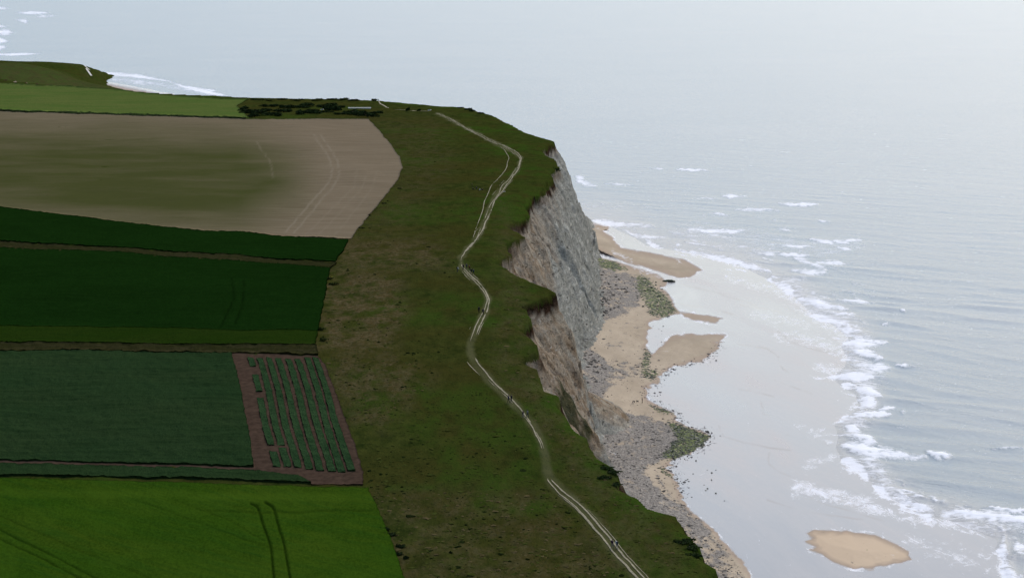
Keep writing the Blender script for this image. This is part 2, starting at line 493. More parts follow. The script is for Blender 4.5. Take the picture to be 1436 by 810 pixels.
PATH = [(612, 159), (622, 163), (645, 175), (675, 190), (700, 203), (720, 212), (731, 221), (727, 235), (716, 250), (702, 266), (691, 282), (683, 300),
        (678, 318), (668, 336), (655, 350), (646, 362), (647, 372), (656, 383), (670, 396), (680, 408), (685, 421), (681, 436), (673, 451), (666, 465),
        (660, 480), (659, 493), (666, 509), (681, 526), (700, 546), (715, 560), (735, 580), (750, 600), (760, 620), (766, 640), (768, 658), (773, 673),
        (786, 688), (810, 708), (830, 728), (850, 752), (870, 779), (889, 800), (905, 816), (935, 850), (960, 880)]
pathd = line_d(U, V, PATH, 1.0)
pscale = np.clip((V + 60) / 620, 0.2, 1.5)
worn = sstep(9.0, 3.0, (pathd + 2.0 * fbm(X / 2.0, Y / 9.0, 6, 3)) / pscale) * (0.45 + 0.5 * vnoise(X / 4, Y / 6, 5))
DRYZ = [([(450, 335), (600, 335), (640, 372), (500, 380), (455, 372)], 0.9), ([(448, 380), (560, 378), (570, 440), (545, 495), (440, 492)], 1.0),
        ([(450, 500), (560, 500), (610, 530), (540, 600), (490, 590)], 0.8), ([(515, 690), (860, 690), (930, 812), (930, 860), (540, 860)], 0.5),
        ([(520, 165), (620, 165), (640, 230), (560, 330), (500, 330), (560, 240)], 0.35), ([(700, 240), (760, 500), (860, 660), (980, 800), (900, 800), (690, 520)], 0.42)]
dryz = np.zeros(X.shape)
for pl, s_ in DRYZ:
    dryz = np.maximum(dryz, s_ * sstep(22, -22, poly_sd(U, V, pl)))
lush = np.clip(sstep(60, 20, np.abs(U - (lip_at(Y) / Y * F + CU) + 25)) * 0.45 + sstep(0.5, 0.7, vnoise(X / 30, Y / 50, 9)) * 0.7, 0, 1)
lush = np.maximum(lush, sstep(10, 0, np.abs(V - 684)) * (U > 500) * 0.9)
GA = np.stack([dryz, lush, worn], -1).reshape(-1, 3)
brown = np.clip(sstep(1050, 780, Y) * sstep(6, 2, DL - (main_at(Y) - lip_at(Y)) - 2.0 - 3 * fbm(Y / 15, X / 15, 81, 2)), 0, 1)
brown = np.maximum(brown, sstep(10, 4, np.hypot((X - 27), (Y - 712) * 0.4)))
brown = np.maximum(brown, 0.65 * sstep(7, 3, DROP))
brown = np.maximum(brown, sstep(705, 670, Y + 14 * fbm(Z / 6, X / 9, 87, 2)) * sstep(535, 560, Y) * sstep(7, 15, Z + 3 * fbm(Y / 10, X / 4, 88, 2)))
scarpm = np.clip(sstep(5.0, 3.2, DROP + 1.2 * fbm(Y / 3, X / 3, 82, 2)), 0, 1) * (0.35 + 0.65 * sstep(0.35, 0.6, vnoise(Y / 14, X * 0, 83)))  # band below the lip: bare scarp, partly standing in for the turf's overhang shadow
veg = 0.85 * sstep(4.2, 1.8, np.hypot((X - 14.0), (Y - 598) * 0.2) + 2.2 * fbm(X / 2, Y / 4, 84, 3)) * (DROP > 4)
veg = np.maximum(veg, sstep(3.4, 1.6, np.hypot((X - 18.5), (Y - 1060) * 0.14) + 1.5 * fbm(X / 3, Y / 5, 85, 3)) * (DROP < 9))
veg = np.maximum(veg, sstep(560, 520, Y) * sstep(0.3, 0.6, vnoise(X / 3, Y / 5, 86)) * (Z > 3))
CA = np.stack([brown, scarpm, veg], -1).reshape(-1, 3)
nr, nc = X.shape
fg = grid_faces(nr, nc, alive & ~bare)
v_, f_, a_ = compact(W, fg, {'zone': GA})
tag(mesh_np('grassland', v_, f_, M['grass'], attrs=a_), kind='structure')
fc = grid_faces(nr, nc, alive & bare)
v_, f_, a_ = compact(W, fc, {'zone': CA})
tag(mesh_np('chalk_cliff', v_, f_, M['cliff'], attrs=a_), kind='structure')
print('land', len(fg), len(fc))

def land_top(x, y):                                  # plateau with its small relief, for things that stand on it
    x = np.asarray(x, float); y = np.asarray(y, float)
    return land_z(x, y)[0]

# ------------------------------------------------------------------ sea and foreshore
SEA = [(-3000, -59.9), (6000, -59.9), (6000, 1200), (1560, 1200), (1440, 860), (1412, 822), (1402, 800), (1406, 786), (1396, 770), (1399, 758), (1382, 750), (1358, 741), (1330, 728), (1290, 722), (1262, 704), (1235, 690),
       (1222, 676), (1205, 660), (1182, 648), (1172, 628), (1176, 612), (1170, 596), (1190, 584), (1204, 570), (1200, 553), (1180, 541), (1166, 529), (1185, 515), (1188, 500),
       (1180, 486), (1190, 474), (1172, 458), (1145, 444), (1128, 430), (1110, 412), (1085, 396), (1050, 378), (1015, 364), (985, 357), (950, 352), (925, 349), (905, 344), (890, 333),
       (872, 326), (855, 318), (838, 313), (826, 311), (700, 312), (400, 300), (-3000, 300)]
DRY = [
    [(815, 314), (835, 314), (856, 316), (847, 325), (862, 335), (867, 346), (895, 352), (925, 357), (962, 365), (984, 378), (975, 385), (950, 389), (925, 381), (900, 373), (880, 369), (862, 361), (843, 353), (830, 347), (815, 345)],
    [(815, 356), (846, 361), (880, 372), (905, 379), (925, 386), (934, 394), (928, 404), (938, 414), (948, 428), (951, 438), (930, 445), (911, 452), (909, 470), (906, 488), (915, 497), (928, 484), (940, 472),
     (962, 469), (1004, 468), (1018, 469), (1006, 484), (1002, 493), (986, 505), (965, 510), (938, 517), (930, 523), (920, 537), (905, 545), (908, 560), (928, 571), (944, 578), (947, 588),
     (962, 597), (985, 604), (996, 611), (986, 625), (965, 638), (945, 645), (935, 655), (946, 666), (951, 682), (957, 700), (966, 714), (985, 729), (1000, 741), (1012, 756), (1030, 774), (1046, 792),
     (1054, 812), (1100, 900), (700, 900), (700, 356)],
    [(950, 436), (975, 440), (1000, 443), (1015, 447), (1000, 452), (976, 450), (958, 443)],
    [(1130, 746), (1142, 743), (1186, 744), (1226, 749), (1256, 762), (1273, 772), (1277, 784), (1252, 790), (1216, 797), (1195, 797), (1166, 786), (1150, 775), (1136, 771), (1144, 766), (1130, 760), (1139, 753)],
]
PEB = [([(838, 372), (878, 380), (905, 395), (895, 430), (865, 447), (840, 447)], 0.72), ([(815, 480), (845, 500), (868, 520), (852, 548), (838, 585), (858, 600), (880, 575), (925, 590), (960, 606), (940, 640), (905, 660),
        (930, 690), (960, 712), (1000, 745), (985, 760), (900, 720), (830, 640), (815, 560)], 0.80), ([(845, 500), (905, 510), (920, 530), (850, 540)], 0.42), ([(850, 450), (905, 450), (900, 500), (845, 495)], 0.22),
       ([(905, 640), (950, 700), (1010, 757), (1060, 830), (1000, 830), (940, 715)], 0.5)]
ALG = [([(836, 358), (862, 366), (882, 378), (862, 380), (838, 374)], 0.85), ([(892, 384), (908, 388), (918, 402), (934, 412), (951, 436), (935, 447), (912, 442), (902, 420), (893, 404)], 0.72),
       ([(903, 485), (915, 495), (912, 515), (925, 522), (915, 535), (898, 525)], 0.6), ([(935, 590), (960, 597), (997, 611), (985, 628), (945, 646), (925, 640), (950, 615)], 0.95),
       ([(910, 568), (935, 573), (947, 580), (930, 582)], 0.7), ([(922, 648), (940, 662), (945, 672), (925, 660)], 0.7)]
# surf: polyline, half width, strength
SURF = [([(815, 255), (838, 262)], 3.0, 0.75), ([(808, 248), (820, 256)], 4.0, 0.8), ([(845, 258), (890, 260)], 1.2, 0.5), ([(830, 309), (852, 313), (880, 316)], 3.0, 0.85), ([(872, 322), (890, 330), (912, 334), (935, 333)], 2.0, 0.7), ([(870, 316), (920, 318)], 2.5, 0.6),
        ([(905, 336), (918, 345), (930, 349)], 2.5, 0.8), ([(948, 350), (985, 357), (1020, 366), (1055, 374), (1085, 384)], 3.0, 0.8), ([(985, 357), (1040, 366)], 2.0, 0.7),
        ([(948, 238), (992, 239)], 1.2, 0.8), ([(910, 235), (930, 237)], 0.9, 0.6), ([(1012, 275), (1048, 276)], 1.4, 0.8), ([(977, 278), (1010, 280)], 1.0, 0.6), ([(1090, 285), (1115, 288), (1148, 287)], 1.7, 0.9), ([(1030, 294), (1095, 295)], 1.5, 0.75), ([(993, 300), (1020, 302)], 1.0, 0.7),
        ([(965, 322), (1000, 325), (1045, 324)], 2.6, 0.85), ([(990, 331), (1022, 333)], 1.4, 0.6), ([(1090, 321), (1108, 324)], 1.3, 0.7), ([(1146, 310), (1165, 311)], 1.0, 0.65), ([(1136, 336), (1165, 340), (1208, 338)], 2.2, 0.85), ([(1172, 347), (1195, 352)], 1.4, 0.75),
        ([(1090, 344), (1115, 347), (1145, 346)], 1.6, 0.7), ([(1092, 357), (1136, 360)], 1.8, 0.8), ([(1112, 362), (1140, 371), (1155, 376)], 2.4, 0.8), ([(1140, 369), (1190, 369)], 2.2, 0.65), ([(1108, 378), (1145, 382), (1160, 380)], 2.6, 0.75), ([(935, 325), (960, 330)], 1.2, 0.5), ([(1015, 348), (1060, 346)], 1.0, 0.55),
        ([(1088, 398), (1105, 405), (1112, 416)], 4.5, 0.85), ([(1118, 418), (1160, 430), (1190, 434)], 3.5, 0.85), ([(1172, 422), (1225, 424)], 2.2, 0.9), ([(1135, 442), (1165, 449), (1190, 456)], 4.0, 0.85), ([(1172, 440), (1200, 442)], 2.0, 0.8), ([(1178, 462), (1195, 462)], 4.5, 0.8),
        ([(1180, 478), (1212, 484), (1244, 480)], 4.2, 0.95), ([(1190, 490), (1215, 498), (1238, 503)], 4.0, 0.85), ([(1195, 512), (1225, 517), (1250, 515)], 5.0, 0.75), ([(1254, 512), (1286, 516)], 1.2, 0.8), ([(1160, 530), (1190, 528), (1225, 530)], 4.5, 0.95), ([(1178, 540), (1200, 542)], 3.0, 0.9),
        ([(1200, 545), (1220, 552), (1237, 558)], 5.0, 0.9), ([(1200, 562), (1230, 566)], 5.0, 0.8), ([(1232, 573), (1255, 572)], 2.6, 0.9), ([(1262, 577), (1270, 576)], 1.6, 0.8), ([(1170, 593), (1190, 584), (1215, 580), (1250, 580)], 2.8, 0.95), ([(1185, 597), (1205, 605)], 4.5, 0.95),
        ([(1195, 610), (1215, 618), (1228, 622)], 5.0, 0.95), ([(1180, 625), (1215, 632), (1255, 638), (1280, 640)], 6.0, 0.9), ([(1180, 645), (1215, 662)], 6.0, 0.95), ([(1200, 655), (1217, 672)], 4.0, 0.95), ([(1224, 680), (1240, 692), (1256, 698)], 5.0, 0.95), ([(1262, 700), (1310, 716)], 2.0, 0.7), ([(1280, 718), (1308, 728)], 4.0, 0.8),
        ([(1298, 634), (1315, 638), (1336, 641)], 3.5, 0.9), ([(1255, 638), (1300, 642)], 3.0, 0.6), ([(1335, 718), (1380, 725), (1440, 732), (1520, 740)], 6.0, 0.75), ([(1378, 712), (1440, 718), (1520, 724)], 2.4, 0.9), ([(1408, 755), (1404, 775), (1408, 800), (1425, 830), (1470, 900)], 9.0, 0.9), ([(1420, 770), (1440, 768)], 7.0, 0.6),
        ([(1236, 455), (1246, 455)], 1.2, 0.75), ([(1262, 436), (1270, 438)], 1.2, 0.75), ([(1135, 528), (1160, 532)], 1.4, 0.7), ([(1390, 630), (1436, 628)], 1.3, 0.5),
        ([(128, 102), (190, 107), (240, 115)], 2.2, 0.85), ([(240, 116), (270, 125), (318, 135)], 2.0, 0.85), ([(275, 126), (305, 127)], 1.2, 0.7), ([(130, 108), (230, 120), (310, 136)], 2.5, 0.5), ([(-20, 75), (10, 77), (60, 75)], 1.2, 0.8), ([(-10, 68), (10, 66)], 3, 0.75), ([(-10, 57), (12, 58)], 2.5, 0.75), ([(-10, 45), (18, 46)], 3.2, 0.8), ([(-20, 37), (12, 37)], 1.5, 0.7), ([(20, 18), (70, 18)], 1.6, 0.75), ([(24, 28), (40, 31)], 2.2, 0.7), ([(50, 23), (78, 22)], 1.3, 0.6), ([(-10, 12), (12, 12)], 1.5, 0.6)]
WASH = [([(1120, 682), (1150, 690), (1190, 700), (1225, 712)], 11, 0.50), ([(1130, 655), (1170, 640)], 9, 0.36), ([(1095, 470), (1150, 480), (1190, 500)], 11, 0.34), ([(1150, 515), (1185, 525)], 10, 0.40), ([(1230, 715), (1330, 735), (1390, 745)], 9, 0.40), ([(1280, 760), (1380, 790)], 20, 0.26), ([(1060, 440), (1130, 455)], 10, 0.30), ([(1020, 390), (1075, 405)], 8, 0.30), ([(1085, 400), (1140, 440), (1185, 470)], 10, 0.36),
        ([(1205, 515), (1235, 525)], 14, 0.34), ([(1100, 405), (1150, 432), (1195, 462), (1215, 490)], 16, 0.42), ([(1180, 470), (1215, 520), (1215, 560)], 15, 0.42), ([(1190, 590), (1215, 640), (1250, 690), (1300, 722)], 14, 0.42), ([(1330, 722), (1440, 738)], 12, 0.42), ([(960, 325), (1060, 335), (1150, 350), (1200, 345)], 14, 0.27), ([(1120, 597), (1160, 612)], 8, 0.3), ([(860, 352), (885, 366)], 4, 0.35), ([(890, 375), (925, 388)], 3, 0.35)]
RIPL = [[(1040, 428), (1090, 436), (1110, 445), (1095, 455), (1092, 465), (1110, 480), (1150, 492), (1190, 500)], [(1036, 483), (1075, 488), (1092, 500), (1096, 515), (1105, 522)], [(1085, 532), (1120, 545), (1140, 552)], [(1036, 545), (1070, 552), (1085, 556)], [(1040, 620), (1080, 628), (1110, 632)],
        [(1080, 635), (1078, 650), (1095, 662), (1115, 670), (1125, 690), (1150, 704), (1190, 715), (1240, 730)], [(1010, 598), (1015, 612), (1060, 625)], [(1075, 700), (1130, 718), (1210, 728)], [(1065, 560), (1070, 580), (1100, 588)], [(1105, 610), (1160, 622), (1178, 632)], [(960, 400), (1010, 412), (1060, 428)], [(940, 425), (1000, 432), (1040, 445)]]

def line_dt(px, py, pts):
    """distance to a polyline and the position along it (0..1)"""
    pts = np.array(pts, float)
    seg = np.hypot(*np.diff(pts, axis=0).T); cum = np.r_[0, np.cumsum(seg)]
    d2 = np.full(np.shape(px), 1e18); tt = np.zeros(np.shape(px))
    for i in range(len(pts) - 1):
        ax, ay = pts[i]; ex, ey = pts[i + 1] - pts[i]
        t = np.clip(((px - ax) * ex + (py - ay) * ey) / (ex * ex + ey * ey + 1e-12), 0, 1)
        dd = (px - ax - t * ex) ** 2 + (py - ay - t * ey) ** 2
        m_ = dd < d2
        d2 = np.where(m_, dd, d2); tt = np.where(m_, (cum[i] + t * seg[i]) / cum[-1], tt)
    return np.sqrt(d2), tt

def surf_foam(u, v):
    k = np.clip((v + 60) / 600, 0.35, 1.4)
    f = np.zeros(np.shape(u))
    wob = (1.6 * fbm(u / 16, v / 8, 91, 3) + 1.2 * fbm(u / 5, v / 3, 92, 2)) * k
    tear = 0.45 + 0.75 * vnoise(u / 7 + v / 9, v / 1.8, 93) * (0.5 + vnoise(u / 20, v / 6, 94))
    for q, (pl, w_, s_) in enumerate(SURF):
        pts = np.array(pl, float)
        bb = (u > pts[:, 0].min() - 40) & (u < pts[:, 0].max() + 40) & (v > pts[:, 1].min() - 30) & (v < pts[:, 1].max() + 30)
        if bb.any():
            d, t = line_dt(u[bb], v[bb] + wob[bb], pl)
            pk = 0.25 + 0.5 * ((q * 0.377) % 1.0)                      # where the stroke is fattest
            tp = np.where(t < pk, t / pk, (1 - t) / (1 - pk))
            wt = w_ * 1.25 * (0.25 + 0.95 * tp ** 0.6)
            f[bb] = np.maximum(f[bb], s_ * sstep(1.9, 0.1, d / wt) * (0.55 + 0.45 * tp ** 0.5) * np.clip(tear[bb] + 0.2, 0.58, 1.15))
    for pl, w_, s_ in WASH:
        f = np.maximum(f, s_ * sstep(1.6, 0.2, line_d(u, v + wob, pl, 1.0) / w_))
    sd = poly_sd(u, v, SEA)
    band = sstep(34, 6, np.abs(sd + 8)) * sstep(330, 360, v) + 0.5 * sstep(90, 20, np.abs(sd + 40)) * sstep(250, 300, v) * sstep(480, 380, v)
    rg = 1 - np.abs(2 * vnoise(u / 30 + v / 25, (v - 0.22 * u) / 5.0, 95) - 1)
    rg2 = 1 - np.abs(2 * vnoise(u / 14 + 3, (v - 0.15 * u) / 3.0, 96) - 1)
    lace = sstep(0.62, 0.98, 0.6 * rg + 0.4 * rg2) * vnoise(u / 40, v / 18, 97)
    return np.maximum(f, np.clip(band, 0, 1) * lace * 1.0)

# sea sheet: rows out to the horizon, finer towards the shore
vrow = np.r_[-48.5, -45, -40, -30, -20, -10, np.arange(0, 300, 1.0), np.arange(300, 760, 1.3), np.arange(760, 1000, 3.0)]
ucol = np.r_[np.array([-9000, -5000, -3000, -1500, -800, -400, -200]), np.arange(-120, 380, 6.0), np.arange(380, 780, 20.0), np.arange(780, 1500, 2.2), np.arange(1500, 1800, 10.0), np.array([1900, 2200, 2800, 4000, 7000, 11000])]
Us, Vs = np.meshgrid(ucol, vrow)
Xs, Ys, Zs = ground(Us, Vs, 0.0)
sdm = poly_sd(Us, Vs, SEA)
foam = surf_foam(Us, Vs)
nx, ny = 0.62, 0.78
ph = (Xs * nx + Ys * ny)
al = (Xs * ny - Ys * nx)
wv = 0.0
for L, A, sd_, dirj in ((31.0, 0.17, 1, 0.08), (19.0, 0.13, 2, -0.15), (43.0, 0.07, 3, 0.0), (12.5, 0.08, 4, 0.25)):
    p = ph + dirj * al + 9 * fbm(Xs / 70, Ys / 90, 100 + sd_, 2)
    env = np.clip(0.15 + 1.3 * vnoise(al / (L * 1.6), ph / (L * 1.5), 110 + sd_) ** 2, 0, 1.4)
    s_ = 0.5 + 0.5 * np.sin(2 * math.pi * p / L)
    wv = wv + A * env * (s_ ** 2.2 * 2 - 0.7)
dist_fade = 0.15 + 0.85 * sstep(2000, 800, Ys)
offs = np.clip(-sdm, 0, None)
depth = sstep(0, 25, offs)
Zs = wv * dist_fade * (0.05 + 0.95 * depth) + foam * 0.5 * sstep(3, 14, offs) * dist_fade
Zs = Zs - 0.30 * sstep(-8, 12, sdm) + 0.13
shal = sstep(55, 0, offs) * (Vs > 250) * 0.95
under = (mean(Us) < 770) & (mean(Vs) > 320)
fs = grid_faces(*Us.shape, ~under)
v_, f_, a_ = compact(np.stack([Xs, Ys, Zs], -1).reshape(-1, 3), fs, {'wash': np.stack([foam, shal, shal * 0], -1).reshape(-1, 3)})
tag(mesh_np('sea', v_, f_, M['sea'], attrs=a_), kind='structure')

# foreshore: dry sand, shingle, wet sand under a film of water
Ub, Vb = np.meshgrid(np.arange(690, 1560, 2.0), np.arange(300, 960, 1.3))
sea_b = poly_sd(Ub, Vb, SEA)
wig = 4.5 * fbm(Ub / 11, Vb / 4, 120, 4)
dryd = np.full(Ub.shape, 1e9)
for pl in DRY:
    dryd = np.minimum(dryd, poly_sd(Ub + wig, Vb + 0.5 * wig, pl))
dry = np.clip(0.4 - dryd / 13.0, 0, 1)
Zb = 0.04 + 0.55 * sstep(0, 40, -dryd) - 0.02 * sstep(0, 30, dryd) - 1.2 * sstep(0, 14, -sea_b) - 0.0 * Ub
Xb, Yb, _ = ground(Ub, Vb, 0.0)
edge_x = base_at(Yb)
Zb = Zb + 0.10 * np.clip(edge_x + 12 - Xb, 0, 16) * (dryd < 0) + 0.05 * fbm(Xb / 2.5, Yb / 5, 121, 3) * dry
Xb, Yb, Zb = ground(Ub, Vb, Zb)
pebm = np.zeros(Ub.shape); algm = np.zeros(Ub.shape); rip = np.zeros(Ub.shape)
for pl, s_ in PEB:
    pebm = np.maximum(pebm, s_ * sstep(7, -7, poly_sd(Ub, Vb, pl)))
for pl, s_ in ALG:
    algm = np.maximum(algm, s_ * sstep(5, -5, poly_sd(Ub, Vb, pl)))
rw = 3.0 * fbm(Ub / 30, Vb / 15, 122, 3)
for pl in RIPL:
    rip = np.maximum(rip, sstep(2.2, 0.3, line_d(Ub + rw, Vb + 0.5 * rw, pl)))
wash = surf_foam(Ub, Vb)
wash = np.maximum(wash, 0.5 * sstep(3.5, 0.5, np.abs(dryd - 1.5)) * vnoise(Ub / 9, Vb / 6, 123))
fb = grid_faces(*Ub.shape)
BZ = np.stack([dry, pebm, algm], -1).reshape(-1, 3)
v_, f_, a_ = compact(np.stack([Xb, Yb, Zb], -1).reshape(-1, 3), fb, {'zone': BZ, 'wash': np.stack([wash, rip, (Ub > 1100) * (dryd < 6) * 1.0], -1).reshape(-1, 3)})
tag(mesh_np('beach', v_, f_, M['beach'], attrs=a_), kind='structure')

def beach_pt(u, v):
    x, y, _ = ground(u, v, 0.35)
    return x, y
# height lookup on the foreshore grid
def beach_z(u, v):
    i = np.clip(((np.asarray(v) - 300) / 1.3).round().astype(int), 0, Ub.shape[0] - 1)
    j = np.clip(((np.asarray(u) - 690) / 2.0).round().astype(int), 0, Ub.shape[1] - 1)
    return Xb[i, j], Yb[i, j], Zb[i, j]

# ------------------------------------------------------------------ far headland across the bay
hx = np.arange(-1250, -355, 5.0); hy = np.arange(2150, 3000, 6.0)
HX, HY = np.meshgrid(hx, hy)
hu = lambda d: CU + F * HX / d
def ridge(yr, us, vss, slope_near, slope_far):
    zr = CAM_Z - (np.interp(CU + F * HX / yr, us, vss) + 60) * yr / F
    return zr - np.where(HY < yr, (yr - HY) * slope_near, (HY - yr) * slope_far)
h1 = ridge(2400, [-400, 0, 30, 60, 80, 100, 125, 150, 170], [85, 85.5, 87, 92, 98, 108, 115, 119, 140], 0.05, 0.08)
h2 = ridge(2620, [-400, 0, 60, 100, 116, 121, 124, 128, 136, 150, 165], [84, 83.5, 84.5, 86.5, 88.5, 93, 98, 104, 111, 117, 150], 0.03, 0.1)
HZ = np.maximum(np.maximum(h1, h2) + 0.7 * fbm(HX / 25, HY / 25, 130, 4), -2)
hk = qx(HZ) > -1.5
HA = np.stack([0.2 * sstep(0.5, 0.8, vnoise(HX / 40, HY / 40, 131)), 0.4 + sstep(2500, 2350, HY) * 0.6, 0.25 * sstep(2480, 2380, HY)], -1).reshape(-1, 3)
gz = np.abs(np.gradient(HZ, axis=1)) / 5.0
hcu, hcv = chart(HX, HY, HZ)
hbare = (np.abs(mean(hcu) - 119.5 - (mean(hcv) - 92) * 0.5) < 1.4 + 0.8 * np.sin(mean(HY) * 0.3)) & (mean(hcv) > 93) & (mean(hcv) < 106) & (mean(HY) > 2540)
v_, f_, a_ = compact(np.stack([HX, HY, HZ], -1).reshape(-1, 3), grid_faces(*HX.shape, hk), {'zone': HA})
ff = hbare.ravel()[hk.ravel()]
tag(mesh_np('headland', v_, f_, attrs=a_, mats=[M['grass'], M['chalkrock']], fm=ff), kind='structure')
SH = np.array([(-60, 1700), (-160, 2000), (-272, 2370), (-380, 2640), (-470, 2830), (-690, 3300), (-860, 3700), (-1100, 4400), (-1500, 5830)], float)
ts = smooth_line(SH, 120, 6)
wid = np.array([260, 160, 80, 40, 12, 0.0])
bv = np.array([[(p[0] - w_ * 1.3, p[1] - w_ * 0.15, -0.15 + 0.02 * w_) for w_ in wid] for p in ts]).reshape(-1, 3)
far_attr = np.tile(np.array([[1, 0, 0], [1, 0, 0], [0.9, 0, 0], [0.6, 0, 0], [0.2, 0, 0], [0, 0, 0.0]]), (len(ts), 1))
far_w = np.tile(np.array([[0, 0, 0], [0, 0, 0], [0, 0, 0], [0.1, 0, 0], [0.4, 0, 0], [0.6, 0, 0.0]]), (len(ts), 1))
tag(mesh_np('bay_beach', bv, grid_faces(len(ts), 6)[:, ::-1], M['beach'], attrs={'zone': far_attr, 'wash': far_w}), kind='structure')

# ------------------------------------------------------------------ fields
def coons(top, bot, left, right, nu, nv):
    t_, b_, l_, r_ = resample(top, nu), resample(bot, nu), resample(left, nv), resample(right, nv)
    s = np.linspace(0, 1, nu)[None, :, None]; q_ = np.linspace(0, 1, nv)[:, None, None]
    P = (1 - q_) * t_[None] + q_ * b_[None] + (1 - s) * l_[:, None] + s * r_[:, None]
    P -= (1 - s) * (1 - q_) * t_[0] + s * (1 - q_) * t_[-1] + (1 - s) * q_ * b_[0] + s * q_ * b_[-1]
    return P[..., 0], P[..., 1]

def drape(name, top, bot, left, right, mat, h=0.4, res=3.0, rough=0.08, zone=None, parent=None, ragged=1.0):
    w_ = max(resample(top, 2)[1, 0] - resample(top, 2)[0, 0], 10)
    hh = max(abs(right[-1][1] - right[0][1]), abs(left[-1][1] - left[0][1]))
    nu, nv = int(max(6, w_ / res)), int(max(6, hh / (res * 0.6)))
    u, v = coons(top, bot, left, right, nu, nv)
    u = u + ragged * (0.9 * fbm(v / 5, u / 9, 140, 2) + 0.7 * fbm(v / 1.7, u / 30, 143, 2)); v = v + ragged * (0.35 * fbm(u / 8, v / 5, 141, 2) + 0.45 * fbm(u / 3, v / 20, 144, 2))
    x, y, z = ground(u, v, T)
    zz = z + h + 0.25 * fbm(x / 14.0, y / 20.0, 12, 2) + 0.12 + rough * fbm(x / 1.5, y / 2.5, 142, 3)
    rim = np.zeros_like(u, bool); rim[0] = rim[-1] = True; rim[:, 0] = rim[:, -1] = True
    za = zone(u, v, x, y) if zone else np.zeros(u.shape + (3,))
    if h > 0.2:
        zz = zz - za[..., 0] * (0.25 if zone else 0)
    vt = np.stack([x, y, zz], -1).reshape(-1, 3)
    f = grid_faces(nv, nu)
    # skirt down to the ground
    idx = np.arange(nv * nu).reshape(nv, nu)
    loop = np.r_[idx[0, :-1], idx[:-1, -1], idx[-1, :0:-1], idx[:0:-1, 0]]
    sk = vt[loop].copy(); sk[:, 2] -= h + 0.7
    n0 = len(vt); m_ = len(loop)
    k_ = np.arange(m_); kn = (k_ + 1) % m_
    f2 = np.stack([loop[k_], n0 + k_, n0 + kn, loop[kn]], -1)
    za = za.reshape(-1, 3)
    o = mesh_np(name, np.r_[vt, sk], np.r_[f[:, ::-1], f2], mat, parent, attrs={'zone': np.r_[za, za[loop]]})
    return o

def far_zone(u, v, x, y): return np.zeros(u.shape + (3,))
tag(drape('green_field', [(-150, 113), (0, 117), (90, 121), (150, 125), (230, 133), (300, 138.5), (348, 140)], [(-150, 151), (0, 155), (160, 160.5), (350, 166)], [(-150, 113), (-150, 151)], [(348, 140), (332, 149), (340, 158), (350, 166)], M['farcrop'], 0.25, 4.0), kind='structure')

TRK = [[(440, 190), (462, 222), (468, 240), (462, 255), (445, 275), (400, 326)], [(450, 190), (472, 222), (478, 240), (472, 256), (456, 276), (412, 327)], [(360, 200), (380, 230), (383, 250)], [(500, 240), (498, 262), (430, 328)], [(515, 240), (508, 265), (448, 329)], [(530, 240), (520, 268), (470, 330)]]
def brown_zone(u, v, x, y):
    g = sstep(95, -35, poly_sd(u, v * 1.0 + 7 * fbm(u / 90, v / 14, 151, 4), [(-300, 212), (160, 218), (330, 228), (380, 250), (330, 282), (250, 290), (150, 284), (-300, 262)]))
    g = np.clip(g * 1.25, 0, 1)
    tr = np.zeros(u.shape)
    for i, pl in enumerate(TRK):
        tr = np.maximum(tr, (1.0 if i < 2 else 0.4) * sstep(1.6, 0.3, line_d(u, v, smooth_line(pl, 40, 8))))
    return np.stack([g, tr, tr * 0], -1)
tag(drape('ploughed_field', [(-150, 152), (0, 157), (180, 162), (345, 167.5), (517, 167.5)], [(-150, 274), (0, 290), (100, 303), (250, 320), (400, 331), (492, 335)], [(-150, 152), (-150, 274)],
          [(517, 167.5), (530, 182), (548, 203), (560, 220), (565, 235), (556, 255), (537, 280), (515, 306), (492, 335)], M['brown'], 0.10, 2.5, 0.05, brown_zone), kind='structure')

tag(drape('dark_wheat_field', [(-150, 275), (0, 291), (100, 304), (250, 321), (400, 332), (488, 337)], [(-150, 327), (0, 338), (150, 346), (350, 360), (470, 367)], [(-150, 275), (-150, 327)], [(488, 337), (482, 350), (470, 367)], M['wheat'], 0.28, 2.5, 0.08), kind='structure')
def wheat_zone(u, v, x, y):
    tr = np.zeros(u.shape)
    for pl in ([(325, 393), (328, 420), (310, 460)], [(342, 396), (340, 430), (330, 455)]):
        tr = np.maximum(tr, 0.6 * sstep(2.0, 0.4, line_d(u, v, smooth_line(pl, 30, 5))))
    return np.stack([tr, tr * 0, tr * 0], -1)
tag(drape('dark_wheat_field', [(-150, 338), (0, 347.5), (150, 354), (350, 368.5), (463, 376)], [(-150, 455), (0, 458), (200, 461), (446, 465)], [(-150, 338), (-150, 455)], [(463, 376), (455, 420), (446, 465)], M['wheat'], 0.28, 2.5, 0.10, wheat_zone), kind='structure')
M['strip'] = m_crop('field_margin', (0.013, 0.030, 0.003), (0.017, 0.032, 0.004), (0.010, 0.025, 0.003))
tag(drape('field_margin', [(-150, 455.5), (0, 458.5), (200, 461.5), (446, 465.5)], [(-150, 479), (0, 480), (200, 482), (442, 485)], [(-150, 455.5), (-150, 479)], [(446, 465.5), (442, 485)], M['strip'], 0.3, 3), kind='structure')

